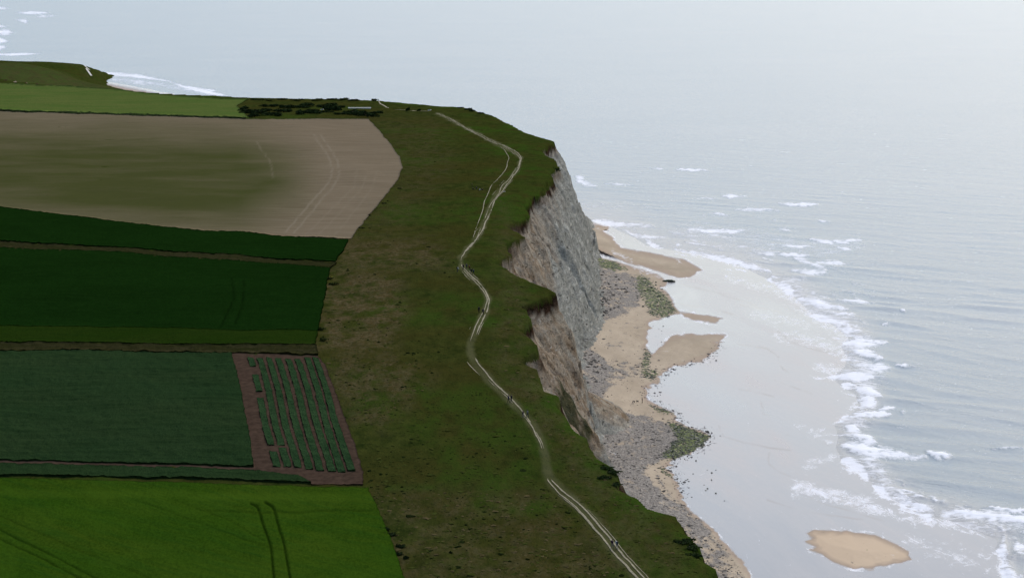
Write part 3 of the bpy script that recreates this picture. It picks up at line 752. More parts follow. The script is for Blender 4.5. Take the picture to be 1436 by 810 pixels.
POT_T = [(-150, 492), (0, 493), (150, 493.5), (324, 497)]
tag(drape('potato_field', POT_T, [(-150, 643), (0, 646), (200, 651), (355, 654)], [(-150, 492), (-150, 643)], [(324, 497), (336, 540), (346, 590), (352, 625), (355, 654)], M['potato'], 0.36, 1.6, 0.20), kind='structure')
tag(drape('potato_strip', [(-150, 649), (0, 651.5), (200, 656), (360, 660), (418, 668)], [(-150, 665), (0, 667.5), (200, 670), (360, 673), (436, 677)], [(-150, 649), (-150, 665)], [(418, 668), (436, 677)], M['potato'], 0.36, 1.6, 0.18), kind='structure')
tag(drape('soil_track', [(-150, 642), (0, 646), (200, 651.5), (358, 655)], [(-150, 650), (0, 652.5), (200, 657), (358, 661)], [(-150, 642), (-150, 650)], [(358, 655), (358, 661)], M['soil'], 0.05, 3, 0.03), kind='structure')
plot = tag(drape('vegetable_plot', [(321, 497), (380, 497.5), (446, 500)], [(356, 660), (400, 669), (440, 678), (509, 679)], [(321, 497), (335, 545), (347, 600), (356, 660)], [(446, 500), (456, 512), (480, 575), (500, 630), (509, 664), (509, 679)], M['soil'], 0.06, 2.0, 0.05), kind='structure')
TOPS = [(351, 504), (364, 504), (377, 504), (390, 504.5), (404, 505), (417, 505), (431, 503.5), (442, 502.5)]
BOTS = [(388, 655), (403, 655), (418, 656), (434, 658), (449, 660), (466, 661), (479, 662), (493, 661)]
GAPS = {0: [(0.0, 0.08), (0.15, 0.31), (0.36, 0.81), (0.87, 1.0)], 1: [(0.0, 0.81), (0.83, 1.0)]}
for i, (a, b) in enumerate(zip(TOPS, BOTS)):
    a = np.array(a, float); b = np.array(b, float)
    for (g0, g1) in GAPS.get(i, [(0.0, 1.0)]):
        pts = [a + (b - a) * t + np.array([1.5 * math.sin(2.2 * t * math.pi) * (0 if t in (0, 1) else 1), 0]) for t in np.linspace(g0, g1, 9)]
        hw = lambda p: 4.0 + 1.3 * (p[1] - 500) / 160
        L_ = [(p[0] - hw(p), p[1]) for p in pts]; R_ = [(p[0] + hw(p), p[1] + 0.3) for p in pts]
        drape('crop_row', [L_[0], R_[0]], [L_[-1], R_[-1]], L_, R_, M['croprow'], 0.30, 1.1, 0.26, None, plot, 0.5)

BTR = [[(352, 708), (362, 712), (368, 735), (380, 770), (384, 812), (386, 870)], [(372, 706), (384, 712), (390, 738), (398, 765), (407, 812), (412, 870)]]
BTR2 = [[(-80, 705), (0, 745), (132, 812), (200, 850)], [(-80, 718), (0, 757), (108, 812), (180, 850)], [(-80, 690), (0, 726), (110, 775), (210, 812)], [(190, 706), (300, 745), (365, 768), (395, 775)], [(245, 706), (320, 733), (370, 762)]]
def barley_zone(u, v, x, y):
    tr = np.zeros(u.shape)
    for pl in BTR:
        tr = np.maximum(tr, sstep(2.6, 0.8, line_d(u, v, smooth_line(pl, 60, 5))))
    for i, pl in enumerate(BTR2):
        tr = np.maximum(tr, (0.75 if i < 2 else 0.35) * sstep(2.2, 0.5, line_d(u, v, smooth_line(pl, 60, 3))) * (0.6 + 0.4 * vnoise(u / 12, v / 9, 7)))
    g2 = 0.9 * sstep(9, 2, np.abs(v - 694 - 0.012 * u - 2 * fbm(u / 40, u * 0, 18, 2))) + 0.5 * sstep(0.5, 0.75, vnoise(u / 50, v / 18, 19))
    tr = np.maximum(tr, 0.35 * sstep(3, 0.5, np.abs(v - 719 - 2 * fbm(u / 30, u * 0, 8, 2))) * (u > 280))
    return np.stack([tr, g2, tr * 0], -1)
tag(drape('barley_field', [(-150, 671), (0, 673), (300, 680), (516, 686)], [(-150, 880), (600, 880)], [(-150, 671), (-150, 880)], [(516, 686), (526, 706), (541, 741), (556, 780), (567, 812), (600, 880)], M['barley'], 0.4, 1.7, 0.09, barley_zone), kind='structure')

# rough banks between the fields
M['bank'] = m_crop('bank_grass', (0.022, 0.024, 0.007), (0.027, 0.026, 0.009), (0.042, 0.036, 0.018), (0.2, 1.0), 0.0, 1.2, 0.5)
tag(drape('grass_bank', [(-150, 328), (0, 339), (150, 347), (350, 361), (472, 369)], [(-150, 341), (0, 350), (150, 356), (350, 370), (462, 377)], [(-150, 328), (-150, 341)], [(472, 369), (462, 377)], M['bank'], 0.2, 3, 0.25), 'rough brown grass bank between the two dark wheat fields', 'bank')
tag(drape('grass_bank', [(-150, 480), (0, 481), (200, 483), (444, 486)], [(-150, 491), (0, 491.5), (200, 492.5), (330, 496), (446, 498)], [(-150, 480), (-150, 491)], [(444, 486), (446, 498)], M['bank'], 0.3, 3, 0.3), 'rough grass bank along the top of the potato field', 'bank')
tag(drape('hedge', [(-150, 150.2), (0, 154.4), (160, 159.6), (345, 165.5)], [(-150, 151.6), (0, 156.2), (160, 161.4), (345, 167)], [(-150, 150.2), (-150, 151.6)], [(345, 165.5), (345, 167)], M['leaf'], 0.35, 3, 0.2), 'long low dark hedge along the far side of the ploughed field', 'hedge')

# ------------------------------------------------------------------ footpath: chalk ruts
path_root = None
pc = smooth_line(PATH, 700, 5)
def ribbon(name, center, off, half, seed, thr, parent, lift=0.10):
    """a broken strip of bare chalk following the path; pieces where noise says the turf is worn through"""
    x, y, z = ground(center[:, 0], center[:, 1], T)
    P = np.c_[x, y]
    d = np.gradient(P, axis=0); d /= np.maximum(np.hypot(d[:, 0], d[:, 1])[:, None], 1e-6)
    nrm = np.c_[-d[:, 1], d[:, 0]]
    s = np.r_[0, np.cumsum(np.hypot(*np.diff(P, axis=0).T))]
    m_ = int(s[-1] / 0.5)
    q_ = np.linspace(0, s[-1], m_)
    px = np.interp(q_, s, P[:, 0]); py = np.interp(q_, s, P[:, 1])
    nx_ = np.interp(q_, s, nrm[:, 0]); ny_ = np.interp(q_, s, nrm[:, 1])
    o_ = off + 0.5 * fbm(q_ / 45, q_ * 0, seed, 2)
    nz = fbm(q_ / 30, q_ * 0, seed + 1, 4) + thr(q_, px, py)
    nz = nz - 0.35 * sstep(0.66, 0.85, vnoise(q_ / 5, q_ * 0, seed + 3))
    w_ = half * np.clip(nz * 2.2, 0, 1) * (0.45 + 0.6 * vnoise(q_ / 9, q_ * 0, seed + 2) + 0.5 * vnoise(q_ / 2.2, q_ * 0, seed + 4))
    l_ = np.c_[px + nx_ * (o_ + w_), py + ny_ * (o_ + w_)]; r_ = np.c_[px + nx_ * (o_ - w_), py + ny_ * (o_ - w_)]
    zl = land_top(l_[:, 0], l_[:, 1]) + lift; zr = land_top(r_[:, 0], r_[:, 1]) + lift
    v = np.r_[np.c_[l_, zl], np.c_[r_, zr]]
    k_ = np.arange(m_ - 1)
    keep = (w_[:-1] > 0.02) | (w_[1:] > 0.02)
    f = np.stack([k_, k_ + m_, k_ + 1 + m_, k_ + 1], -1)[keep]
    v, f, _ = compact(v, f)
    return mesh_np(name, v, f, M['chalk'], parent)

pathx, pathy, _ = ground(pc[:, 0], pc[:, 1], T)
def bareness(q_, px, py):                            # stretches where chalk shows, by distance along the coast
    _, vv = chart(px, py, T(px, py))
    return np.interp(vv, [158, 162, 200, 222, 240, 300, 330, 338, 350, 358, 366, 376, 383, 400, 430, 462, 475, 488, 505, 525, 560, 575, 600, 620, 640, 655, 668, 676, 700, 780, 880],
                     [0.4, 0.6, 0.35, 0.3, 0.55, 0.5, 0.25, -0.3, 0.2, -0.2, -0.8, -0.3, 0.3, 0.2, 0.5, 0.4, -0.5, -0.9, 0.1, 0.25, 0.15, 0.15, 0.25, 0.1, -0.3, -0.5, -0.3, 0.6, 0.75, 0.7, 0.7])
main_rut = ribbon('footpath', pc, 0.45, 0.17, 200, lambda q_, a, b: bareness(q_, a, b) + 0.45, None)
tag(main_rut, kind='structure')
for off, hw_, sd_, sub in ((-0.30, 0.12, 210, 0.20), (0.95, 0.07, 220, -0.45), (-1.05, 0.08, 230, -0.22)):
    ribbon('chalk_rut', pc, off, hw_, sd_, lambda q_, a, b, s2=sub: bareness(q_, a, b) + s2, main_rut)
SIDE = [(640, 174), (670, 190), (692, 199), (708, 210), (715, 221), (711, 233), (702, 246), (690, 263), (681, 280), (674, 297), (668, 315), (664, 328)]
ribbon('chalk_rut', smooth_line(SIDE, 200, 5), 0, 0.11, 240, lambda q_, a, b: 0.75, main_rut)
FARP = [(604, 156), (575, 155.5), (555, 154), (541, 150.5), (534, 146), (531, 142.5), (538, 139)]
ribbon('chalk_rut', smooth_line(FARP, 120, 4), 0, 0.55, 250, lambda q_, a, b: 0.55, main_rut)

# ------------------------------------------------------------------ bushes
def bush_mesh(name, seed, n=420):
    r = np.random.default_rng(seed)
    lob = [(r.uniform(-0.75, 0.75), r.uniform(-0.75, 0.75), r.uniform(0.15, 0.5), r.uniform(0.35, 0.6)) for _ in range(9)]
    vs_, fs_ = [], []
    for i in range(n):
        l = lob[r.integers(len(lob))]
        d = r.normal(size=3); d /= np.linalg.norm(d); d[2] = abs(d[2]) * 0.9 - 0.15
        c = np.array([l[0], l[1], l[2]]) + d * l[3] * r.uniform(0.75, 1.05)
        c[2] = max(c[2], 0.02)
        s = r.uniform(0.07, 0.17)
        a = r.normal(size=3); a /= np.linalg.norm(a); b = np.cross(a, d); b /= (np.linalg.norm(b) + 1e-6)
        k = len(vs_)
        vs_ += [c + a * s, c + b * s, c - a * s, c - b * s]
        fs_.append((k, k + 1, k + 2, k + 3))
    return np.array(vs_), np.array(fs_)
BUSH = []
for i in range(4):
    v, f = bush_mesh('b', 300 + i)
    o = mesh_np('foliage', v, f, M['leaf' if i < 3 else 'leaf2'], smooth=False)
    BUSH.append(o.data); bpy.data.objects.remove(o)
_st = bmesh.new()
for a_i in range(5):
    an = a_i * 1.3
    ret = bmesh.ops.create_cone(_st, cap_ends=True, segments=5, radius1=0.06, radius2=0.02, depth=0.7)
    for vv in ret['verts']:
        z0 = vv.co.z + 0.3
        vv.co = (vv.co.x + math.cos(an) * z0 * 0.6, vv.co.y + math.sin(an) * z0 * 0.6, z0)
STEM = bpy.data.meshes.new('stem'); _st.to_mesh(STEM); _st.free(); STEM.materials.append(M['bark'])

def bush(u, v, rx, rz, label, group, kind=0, zf=None, ry=None, flowers=False):
    x, y, z = ground(np.array([u]), np.array([v]), T)
    x, y = float(x[0]), float(y[0])
    z = float(land_top(np.array([x]), np.array([y]))[0]) if zf is None else zf
    t = empty('bush', (x, y, z - 0.05), random.uniform(0, 6.28))
    t.scale = (rx, ry or rx, rz)
    tag(t, label, 'bush', group)
    f = bpy.data.objects.new('foliage', BUSH[kind]); C.objects.link(f); f.parent = t
    s = bpy.data.objects.new('stem', STEM); C.objects.link(s); s.parent = t
    if flowers:
        fl = []
        ff_ = []
        for i in range(26):
            a = random.uniform(0, 6.28); c = np.array([math.cos(a) * random.uniform(0.1, 0.8), math.sin(a) * random.uniform(0.1, 0.8), random.uniform(0.55, 0.95)])
            k = len(fl); e = 0.10
            fl += [c + (e, 0, 0), c + (0, e, 0.05), c - (e, 0, 0), c - (0, e, -0.05)]; ff_.append((k, k + 1, k + 2, k + 3))
        tag(mesh_np('flowers', np.array(fl), np.array(ff_), M['gorse'], t, smooth=False), kind='stuff')
    return t

for i in range(40):                                  # scrub behind the ploughed field
    u = 340 + 190 * ((i * 0.618) % 1.0); v = random.uniform(149, 165) if u < 480 else random.uniform(158, 165)
    bush(u, v, random.uniform(2.8, 5.5), random.uniform(1.4, 3.0), 'dark shrub in the scrub beside the end of the bright green field' if u < 385 else 'dark shrub in the thick of the scrub behind the ploughed field' if u < 450 else 'dark shrub between the concrete emplacement and the ploughed field', 'shrubs behind the ploughed field', i % 3)
for i, u in enumerate(np.linspace(352, 526, 15)):    # crest
    bush(u + random.uniform(-4, 4), random.uniform(139.5, 142), random.uniform(2.0, 3.6), random.uniform(0.8, 1.6), 'low olive shrub on the skyline behind the ploughed field', 'shrubs on the skyline', 3 if i % 3 else 0)
for i, u in enumerate((555, 566, 575, 586, 598, 612, 624, 636, 645, 655, 664, 676)):
    bush(u, np.interp(u, [550, 570, 605, 640, 664, 690], [142.5, 142, 146, 149, 155, 161.5]) + random.uniform(0.5, 2), random.uniform(1.6, 2.8), random.uniform(0.7, 1.5), 'low shrub along the brink beyond the top of the footpath', 'shrubs on the far brink', 0 if u > 630 else 3)
for (u, v, rx, rz) in ((513, 139.5, 3.0, 1.6), (522, 139.6, 3.2, 1.6), (529, 140.2, 2.6, 1.4)):
    bush(u, v, rx, rz, 'dark dense shrub on the skyline beside the far end of the chalk track', 'dark shrubs beside the far track')
for (u, v, rx, rz) in ((770, 231, 2.4, 1.4), (778, 234, 2.2, 1.6), (768, 236, 2.2, 1.0)):
    bush(u, v, rx, rz, 'dark shrub hanging at the cliff brink near the point', 'shrubs hanging at the cliff brink', zf=float(T(0, 1080)) - 2.0)
bush(571, 155.8, 1.3, 2.4, 'small upright dark bush beside the far footpath', None)
bush(587, 155.6, 1.0, 1.6, 'small round bush between the far footpath and the white stone', None)
for (u, v, r_) in ((848, 655, 1.6), (858, 660, 1.7), (852, 668, 1.5), (862, 676, 1.3)):
    bush(u, v, r_ * 1.1, 0.55, 'dark shrub on the brink above the grey shingle', 'shrubs above the grey shingle', 0)
for (u, v, r_) in ((958, 762, 1.6), (968, 768, 1.7), (975, 776, 1.5), (964, 756, 1.2)):
    bush(u, v, r_ * 1.1, 0.6, 'dark shrub on the low brink near the tawny sand spit', 'shrubs above the tawny sand spit', 0)
for (u, v, r_, fl) in ((463, 391, 1.0, True), (468, 398, 1.2, False), (455, 478, 1.3, False), (452, 462, 1.0, False)):
    bush(u, v, r_, 0.9, 'yellow flowering gorse bush at the corner of the dark wheat field' if fl else 'grey green bush beside the edge of the dark wheat field', None if fl else 'bushes beside the dark wheat', 3, flowers=fl)
for (u, v, r_) in ((541, 742, 1.1), (548, 752, 1.2), (562, 768, 0.9), (560, 778, 0.8), (571, 782, 0.6)):
    bush(u, v, r_, 0.7, 'dark bramble bush beside the edge of the barley field', 'brambles beside the barley', 0)
for i, (u, v) in enumerate(((513, 300), (535, 284), (556, 262), (503, 318))):
    bush(u + 4, v + 2, 0.9, 0.5, 'small dark bush on the edge of the ploughed field', 'bushes edging the ploughed field', 1)

# tussocks scattered over the heath, too many to count
def lumps(n, sampler, size, zfun, flat, seed, name, mat, kids=5):
    r = np.random.default_rng(seed)
    u, v = sampler(r, n)
    x, y, z = zfun(u, v)
    n = len(x)
    s = size(r, n)
    base = np.array([(0, 0, 1.0)] + [(math.cos(a), math.sin(a), 0.45) for a in np.linspace(0, 2 * math.pi, kids, endpoint=False)] + [(1.15 * math.cos(a + 0.4), 1.15 * math.sin(a + 0.4), -0.35) for a in np.linspace(0, 2 * math.pi, kids, endpoint=False)])
    nb = len(base)
    tri = [(0, 1 + i, 1 + (i + 1) % kids) for i in range(kids)]
    for i in range(kids):
        a, b = 1 + i, 1 + (i + 1) % kids; c, d = a + kids, b + kids
        tri += [(a, c, b), (b, c, d)]
    tri = np.array(tri)
    jit = 1 + 0.35 * r.normal(size=(n, nb, 3))
    rot = r.uniform(0, 6.28, n)
    P = base[None] * jit * s[:, None, None] * np.array([1, 1, flat])
    el = r.uniform(0.7, 1.5, n)[:, None]
    xx = P[..., 0] * el
    P = np.stack([xx * np.cos(rot)[:, None] - P[..., 1] * np.sin(rot)[:, None], xx * np.sin(rot)[:, None] + P[..., 1] * np.cos(rot)[:, None], P[..., 2]], -1)
    P = P + np.stack([x, y, z], -1)[:, None, :]
    Fc = (tri[None] + (np.arange(n) * nb)[:, None, None]).reshape(-1, 3)
    return mesh_np(name, P.reshape(-1, 3), Fc, mat, smooth=False)

HEATH = [(455, 338), (520, 300), (560, 250), (520, 170), (600, 165), (700, 215), (660, 330), (640, 370), (655, 470), (700, 560), (760, 660), (900, 815), (570, 815), (520, 690), (500, 640), (455, 505), (450, 470)]
LIPZONE = [(730, 200), (770, 205), (740, 290), (705, 340), (690, 400), (740, 440), (735, 540), (820, 625), (950, 730), (1000, 810), (920, 810), (780, 670), (700, 520), (690, 420), (670, 340), (735, 230)]
def heath(r, n):
    u = r.uniform(440, 1005, n * 4); v = 165 + 650 * r.uniform(0, 1, n * 4) ** 0.8
    ok = (poly_sd(u, v, HEATH) < 0)
    cl = vnoise(u / 22, v / 9, 400) * vnoise(u / 60, v / 25, 401)
    ok &= r.uniform(0, 1, n * 4) < np.clip(cl * 3 - 0.35, 0.03, 1)
    ok &= line_d(u, v, PATH) > 10
    return u[ok][:n], v[ok][:n]
def land_pt(u, v):
    x, y, _ = ground(u, v, T)
    return x, y, land_top(x, y)
tag(lumps(1100, heath, lambda r, n: r.gamma(3.0, 0.050, n), land_pt, 0.7, 41, 'grass_tussocks', M['tuss']), 'dark grass tussocks dotted over the rough heath', 'tussock', kind='stuff')

M['tuft'] = plain('olive_tuft', (0.040, 0.047, 0.010), 1.0, 0.0, 0.45, 0.5)
M['drytuft'] = plain('dry_tuft', (0.078, 0.062, 0.026), 1.0, 0.0, 0.35, 0.5)
PLATEAU = [(470, 340), (520, 300), (566, 240), (525, 170), (610, 158), (700, 170), (770, 205), (745, 290), (705, 345), (700, 380), (765, 405), (735, 430), (745, 500), (760, 545), (820, 625), (860, 660), (950, 730), (1000, 810), (570, 810), (520, 690), (505, 640), (455, 505), (452, 400)]
def turf(r, n):
    u = r.uniform(450, 1000, n * 4); v = 160 + 650 * r.uniform(0, 1, n * 4)
    ok = (poly_sd(u, v, PLATEAU) < -3) & (line_d(u, v, PATH) > 8) & (r.uniform(0, 1, n * 4) < 0.25 + vnoise(u / 30, v / 12, 430))
    return u[ok][:n], v[ok][:n]
def turf_dry(r, n):
    u = r.uniform(450, 1000, n * 6); v = 160 + 650 * r.uniform(0, 1, n * 6)
    k_ = np.zeros(u.shape)
    for pl, s_ in DRYZ: k_ = np.maximum(k_, s_ * (poly_sd(u, v, pl) < 0))
    ok = (poly_sd(u, v, PLATEAU) < -3) & (line_d(u, v, PATH) > 8) & (r.uniform(0, 1, n * 6) < k_ * vnoise(u / 24, v / 9, 431))
    return u[ok][:n], v[ok][:n]
tag(lumps(5000, turf, lambda r, n: r.gamma(3.0, 0.06, n), land_pt, 0.32, 44, 'grass_tufts', M['tuft']), 'olive grass tufts all over the cliff top turf', 'grass', kind='stuff')
tag(lumps(3000, turf_dry, lambda r, n: r.gamma(3.0, 0.06, n), land_pt, 0.32, 45, 'dry_grass_tufts', M['drytuft']), 'dry brownish grass tufts on the rough heath', 'grass', kind='stuff')

# ------------------------------------------------------------------ rocks on the foreshore
def rock_mesh(seed):
    r = np.random.default_rng(seed)
    bm = bmesh.new()
    for p in r.normal(size=(15, 3)):
        p = p / np.linalg.norm(p)
        bm.verts.new((p[0] * r.uniform(0.75, 1.1), p[1] * r.uniform(0.6, 1.0), p[2] * r.uniform(0.4, 0.7)))
    bmesh.ops.convex_hull(bm, input=bm.verts)
    for vv in [vv for vv in bm.verts if not vv.link_faces]: bm.verts.remove(vv)
    me = bpy.data.meshes.new('rock'); bm.to_mesh(me); bm.free()
    return me
ROCKS = {}
for key, mk in (('grey', 'rock'), ('weed', 'weedrock'), ('pale', 'chalkrock')):
    ROCKS[key] = [rock_mesh(500 + i + len(ROCKS) * 10) for i in range(5)]
    for m_ in ROCKS[key]: m_.materials.append(M[mk])
def in_polys(polys, r, n, box, dens=1.0):
    u = r.uniform(box[0], box[2], n * 8); v = r.uniform(box[1], box[3], n * 8)
    ok = np.zeros(u.shape, bool)
    for pl in polys: ok |= poly_sd(u, v, pl) < 0
    return u[ok][:n], v[ok][:n]
BOULD = [
    ('grey', 110, [(838, 378), (866, 385), (880, 410), (862, 440), (843, 447)], (830, 370, 890, 450), (0.35, 0.95), 'grey boulder in the rubble at the foot of the cliff beside the seaweed rocks', 'boulders in the cliff foot rubble'),
    ('weed', 60, [(888, 390), (905, 386), (930, 402), (950, 436), (935, 446), (912, 445), (895, 425)], (880, 380, 955, 450), (0.3, 0.75), 'green weedy rock in the seaweed patch beyond the wet sand bar', 'weedy rocks beyond the sand bar'),
    ('weed', 70, [(935, 592), (962, 598), (996, 611), (985, 628), (945, 645), (925, 640), (950, 615)], (900, 580, 1000, 650), (0.2, 0.5), 'dark weedy rock on the low spit near the walkers', 'weedy rocks on the low spit'),
    ('grey', 40, [(822, 470), (840, 490), (850, 520), (832, 540), (818, 500)], (810, 465, 860, 545), (0.4, 0.9), 'grey fallen block at the foot of the brown landslip', 'blocks below the brown landslip'),
    ('weed', 14, [(960, 640), (1010, 650), (1030, 720), (985, 700), (955, 680)], (950, 635, 1035, 725), (0.2, 0.4), 'lone dark rock standing in the shallow water film', 'lone rocks in the shallows'),
]
rr = np.random.default_rng(77)
for key, n, pl, box, (s0, s1), lab, grp in BOULD:
    u, v = in_polys([pl], rr, n, box)
    x, y, z = beach_z(u, v)
    for i in range(len(u)):
        o = bpy.data.objects.new('boulder', ROCKS[key][i % 5]); C.objects.link(o)
        s = s0 + (s1 - s0) * rr.random() ** 2
        zz = max(float(z[i]), float(land_top(np.array([x[i]]), np.array([y[i]]))[0])) if key == 'grey' else float(z[i])
        o.location = (x[i], y[i], zz + 0.15 * s); o.scale = (s, s * 1.2, s)
        o.rotation_euler = (0, 0, rr.uniform(0, 6.28))
        tag(o, lab, 'rock', grp)
def rubble(r, n):
    u, v = in_polys([p for p, s_ in PEB if s_ > 0.3], r, int(n * 0.8), (810, 365, 1050, 830))
    u2 = r.uniform(835, 930, n // 3); v2 = r.uniform(440, 660, n // 3)
    k = r.uniform(0, 1, len(u2)) < vnoise(u2 / 9, v2 / 3, 420) ** 2
    wl = np.array(DRY[1][20:42], float)
    t_ = r.uniform(0, len(wl) - 1.01, n // 4); i0 = t_.astype(int)
    pw = wl[i0] + (wl[i0 + 1] - wl[i0]) * (t_ - i0)[:, None] + np.c_[r.normal(2, 6, len(t_)), r.normal(0, 2.5, len(t_))]
    return np.r_[u, u2[k], pw[:, 0]], np.r_[v, v2[k], pw[:, 1]]
tag(lumps(5200, rubble, lambda r, n: r.gamma(1.7, 0.058, n), beach_z, 0.7, 42, 'shingle', M['rock'], 4), 'loose grey shingle strewn along the upper beach', 'shingle', kind='stuff')
def weeds(r, n):
    u, v = in_polys([p for p, s_ in ALG], r, n, (830, 355, 1000, 675))
    return u, v
tag(lumps(2200, weeds, lambda r, n: r.gamma(2.2, 0.085, n), beach_z, 0.6, 43, 'seaweed_stones', M['weedrock'], 4), 'small weed covered stones along the low tide line', 'stones', kind='stuff')

def slab_mesh(L, w_, h, seed):
    r = np.random.default_rng(seed)
    n = 9
    v = []
    for i in range(n):
        t = i / (n - 1); k = min(1, 0.45 + 2.2 * min(t, 1 - t))
        for (a, b) in ((-1, 0), (-0.8, 0.8), (0.1, 1.0), (0.8, 0.75), (1, 0), (0, -0.6)):
            v.append(((t - 0.5) * L, a * w_ * k * r.uniform(0.85, 1.1), b * h * k * r.uniform(0.8, 1.15)))
    f = []
    for i in range(n - 1):
        for j in range(6):
            f.append((i * 6 + j, i * 6 + (j + 1) % 6, (i + 1) * 6 + (j + 1) % 6, (i + 1) * 6 + j))
    return np.array(v), np.array(f)
v, f = slab_mesh(5.2, 0.6, 0.75, 5)
sx, sy, sz = beach_z(np.array([939.0]), np.array([394.5]))
o = mesh_np('rock_slab', v, f, M['weedrock'], smooth=False)
o.location = (sx[0], sy[0], sz[0] + 0.1); o.rotation_euler = (0, 0, -0.12)
tag(o, 'long dark rock slab lying at the edge of the water', 'rock')
for (u, v_0, s, lab) in ((602.5, 155, 0.9, 'white chalk stone beside the top end of the footpath'), (452, 158, 0.8, 'pale stone among the dark shrubs behind the ploughed field'), (707, 269, 0.45, 'small white chalk stone on the turf beside the bend of the footpath')):
    x, y, z = land_pt(np.array([u]), np.array([v_0]))
    o = bpy.data.objects.new('rock', ROCKS['pale'][0]); C.objects.link(o)
    o.location = (x[0], y[0], z[0] + 0.2 * s + (1.6 if u == 452 else 0)); o.scale = (s * 1.4, s, s)
    tag(o, lab, 'rock')

# long low concrete wall of an old emplacement
def box(bm, x0, x1, y0, y1, z0, z1):
    vs_ = [bm.verts.new(p) for p in ((x0, y0, z0), (x1, y0, z0), (x1, y1, z0), (x0, y1, z0), (x0, y0, z1), (x1, y0, z1), (x1, y1, z1), (x0, y1, z1))]
    for q_ in ((0, 3, 2, 1), (4, 5, 6, 7), (0, 1, 5, 4), (1, 2, 6, 5), (2, 3, 7, 6), (3, 0, 4, 7)):
        bm.faces.new([vs_[i] for i in q_])
def bm_obj(name, bm, mat, parent=None, bev=0.0):
    if bev: bmesh.ops.bevel(bm, geom=bm.edges[:], offset=bev, segments=1, affect='EDGES')
    me = bpy.data.meshes.new(name); bm.to_mesh(me); bm.free(); me.materials.append(mat)
    o = bpy.data.objects.new(name, me); C.objects.link(o)
    if parent: o.parent = parent
    return o
x, y, z = land_pt(np.array([504.0]), np.array([152.5]))
bk = empty('concrete_emplacement', (x[0], y[0], z[0]))
tag(bk, 'long low pale concrete emplacement in the grass behind the ploughed field', 'bunker')
bm = bmesh.new(); box(bm, -6.2, 6.2, -0.4, 2.6, -0.9, 0.25); bm_obj('wall', bm, M['concrete'], bk, 0.06)
bm = bmesh.new(); box(bm, -6.5, 6.5, -0.7, 2.9, 0.26, 0.52); bm_obj('roof', bm, M['concrete'], bk, 0.08)

# small boat far out
x, y, z = ground(np.array([1140.0]), np.array([21.0]), 0.0)
bt = empty('boat', (x[0], y[0], 0.0), 0.3)
bt.scale = (0.4, 0.4, 0.4)
tag(bt, 'tiny dark boat far out on the open sea', 'boat')
M['hull'] = plain('dark_hull', (0.05, 0.05, 0.06)); M['cabin'] = plain('grey_cabin', (0.3, 0.3, 0.3))
bm = bmesh.new()
rows = []
for (t, w_, k_) in ((-3.5, 1.1, -0.3), (-1.5, 1.4, -0.4), (1.5, 1.3, -0.4), (3.2, 0.6, -0.2), (4.2, 0.05, 0.3)):
    rows.append([bm.verts.new(p) for p in ((t, -w_, 1.1), (t, -w_ * 0.6, k_), (t, w_ * 0.6, k_), (t, w_, 1.1))])
for a, b in zip(rows[:-1], rows[1:]):
    for j in range(4): bm.faces.new((a[j], b[j], b[(j + 1) % 4], a[(j + 1) % 4]))
bm.faces.new(rows[0])
bm_obj('hull', bm, M['hull'], bt)
bm = bmesh.new(); box(bm, -1.2, 1.0, -0.8, 0.8, 1.1, 2.7); bm_obj('cabin', bm, M['cabin'], bt, 0.1)

# ------------------------------------------------------------------ people and the dog
SKIN = plain('skin', (0.38, 0.24, 0.17), 0.7); HAIR = plain('hair', (0.03, 0.02, 0.015)); SHOE = plain('shoe', (0.03, 0.03, 0.03))
_cl = {}
def cloth(c):
    if c not in _cl: _cl[c] = plain('cloth_%02d' % len(_cl), c, 0.9, 0.1, 0.15, 8)
    return _cl[c]

def skin_mesh(verts, edges, radii, name):
    me = bpy.data.meshes.new(name); me.from_pydata(verts, edges, [])
    o = bpy.data.objects.new(name, me); C.objects.link(o)
    m_ = o.modifiers.new('skin', 'SKIN')
    for i, r_ in enumerate(radii):
        sv = me.skin_vertices[0].data[i]
        sv.radius = (r_, r_) if not isinstance(r_, tuple) else r_
        sv.use_root = (i == 0)
    sb = o.modifiers.new('sub', 'SUBSURF'); sb.levels = 1; sb.render_levels = 1
    dg = bpy.context.evaluated_depsgraph_get()
    ev = o.evaluated_get(dg)
    out = bpy.data.meshes.new_from_object(ev)
    bpy.data.objects.remove(o)
    return out

def pose_walk(st=0.22, arm=0.18, bend=0.0):
    """joints of a standing or walking figure facing +x, 1.72 m tall"""
    b = bend
    J = [(0, 0, 0.95), (0.02 + 0.10 * b, 0, 1.12), (0.03 + 0.28 * b, 0, 1.36 - 0.10 * b), (0.05 + 0.34 * b, 0, 1.49 - 0.14 * b), (0.07 + 0.38 * b, 0, 1.57 - 0.17 * b), (0.08 + 0.42 * b, 0, 1.66 - 0.20 * b),
         (0.02 + 0.28 * b, 0.19, 1.39 - 0.10 * b), (-arm * 0.6 + 0.28 * b, 0.24, 1.12 - 0.1 * b), (arm * 0.3 - arm * 0.7 + 0.36 * b, 0.25, 0.88 - 0.12 * b), (0.0 + 0.38 * b - arm * 0.3, 0.25, 0.79 - 0.12 * b),
         (0.02 + 0.28 * b, -0.19, 1.39 - 0.10 * b), (arm * 0.6 + 0.28 * b, -0.24, 1.13 - 0.1 * b), (arm * 1.3 + 0.36 * b, -0.23, 0.92 - 0.12 * b), (arm * 1.5 + 0.4 * b, -0.22, 0.84 - 0.12 * b),
         (0, 0.10, 0.90), (st * 0.55, 0.11, 0.50), (st * 0.75, 0.11, 0.09), (st * 0.75 + 0.17, 0.12, 0.035),
         (0, -0.10, 0.90), (-st * 0.2, -0.11, 0.50), (-st, -0.11, 0.11), (-st + 0.16, -0.12, 0.035)]
    return J
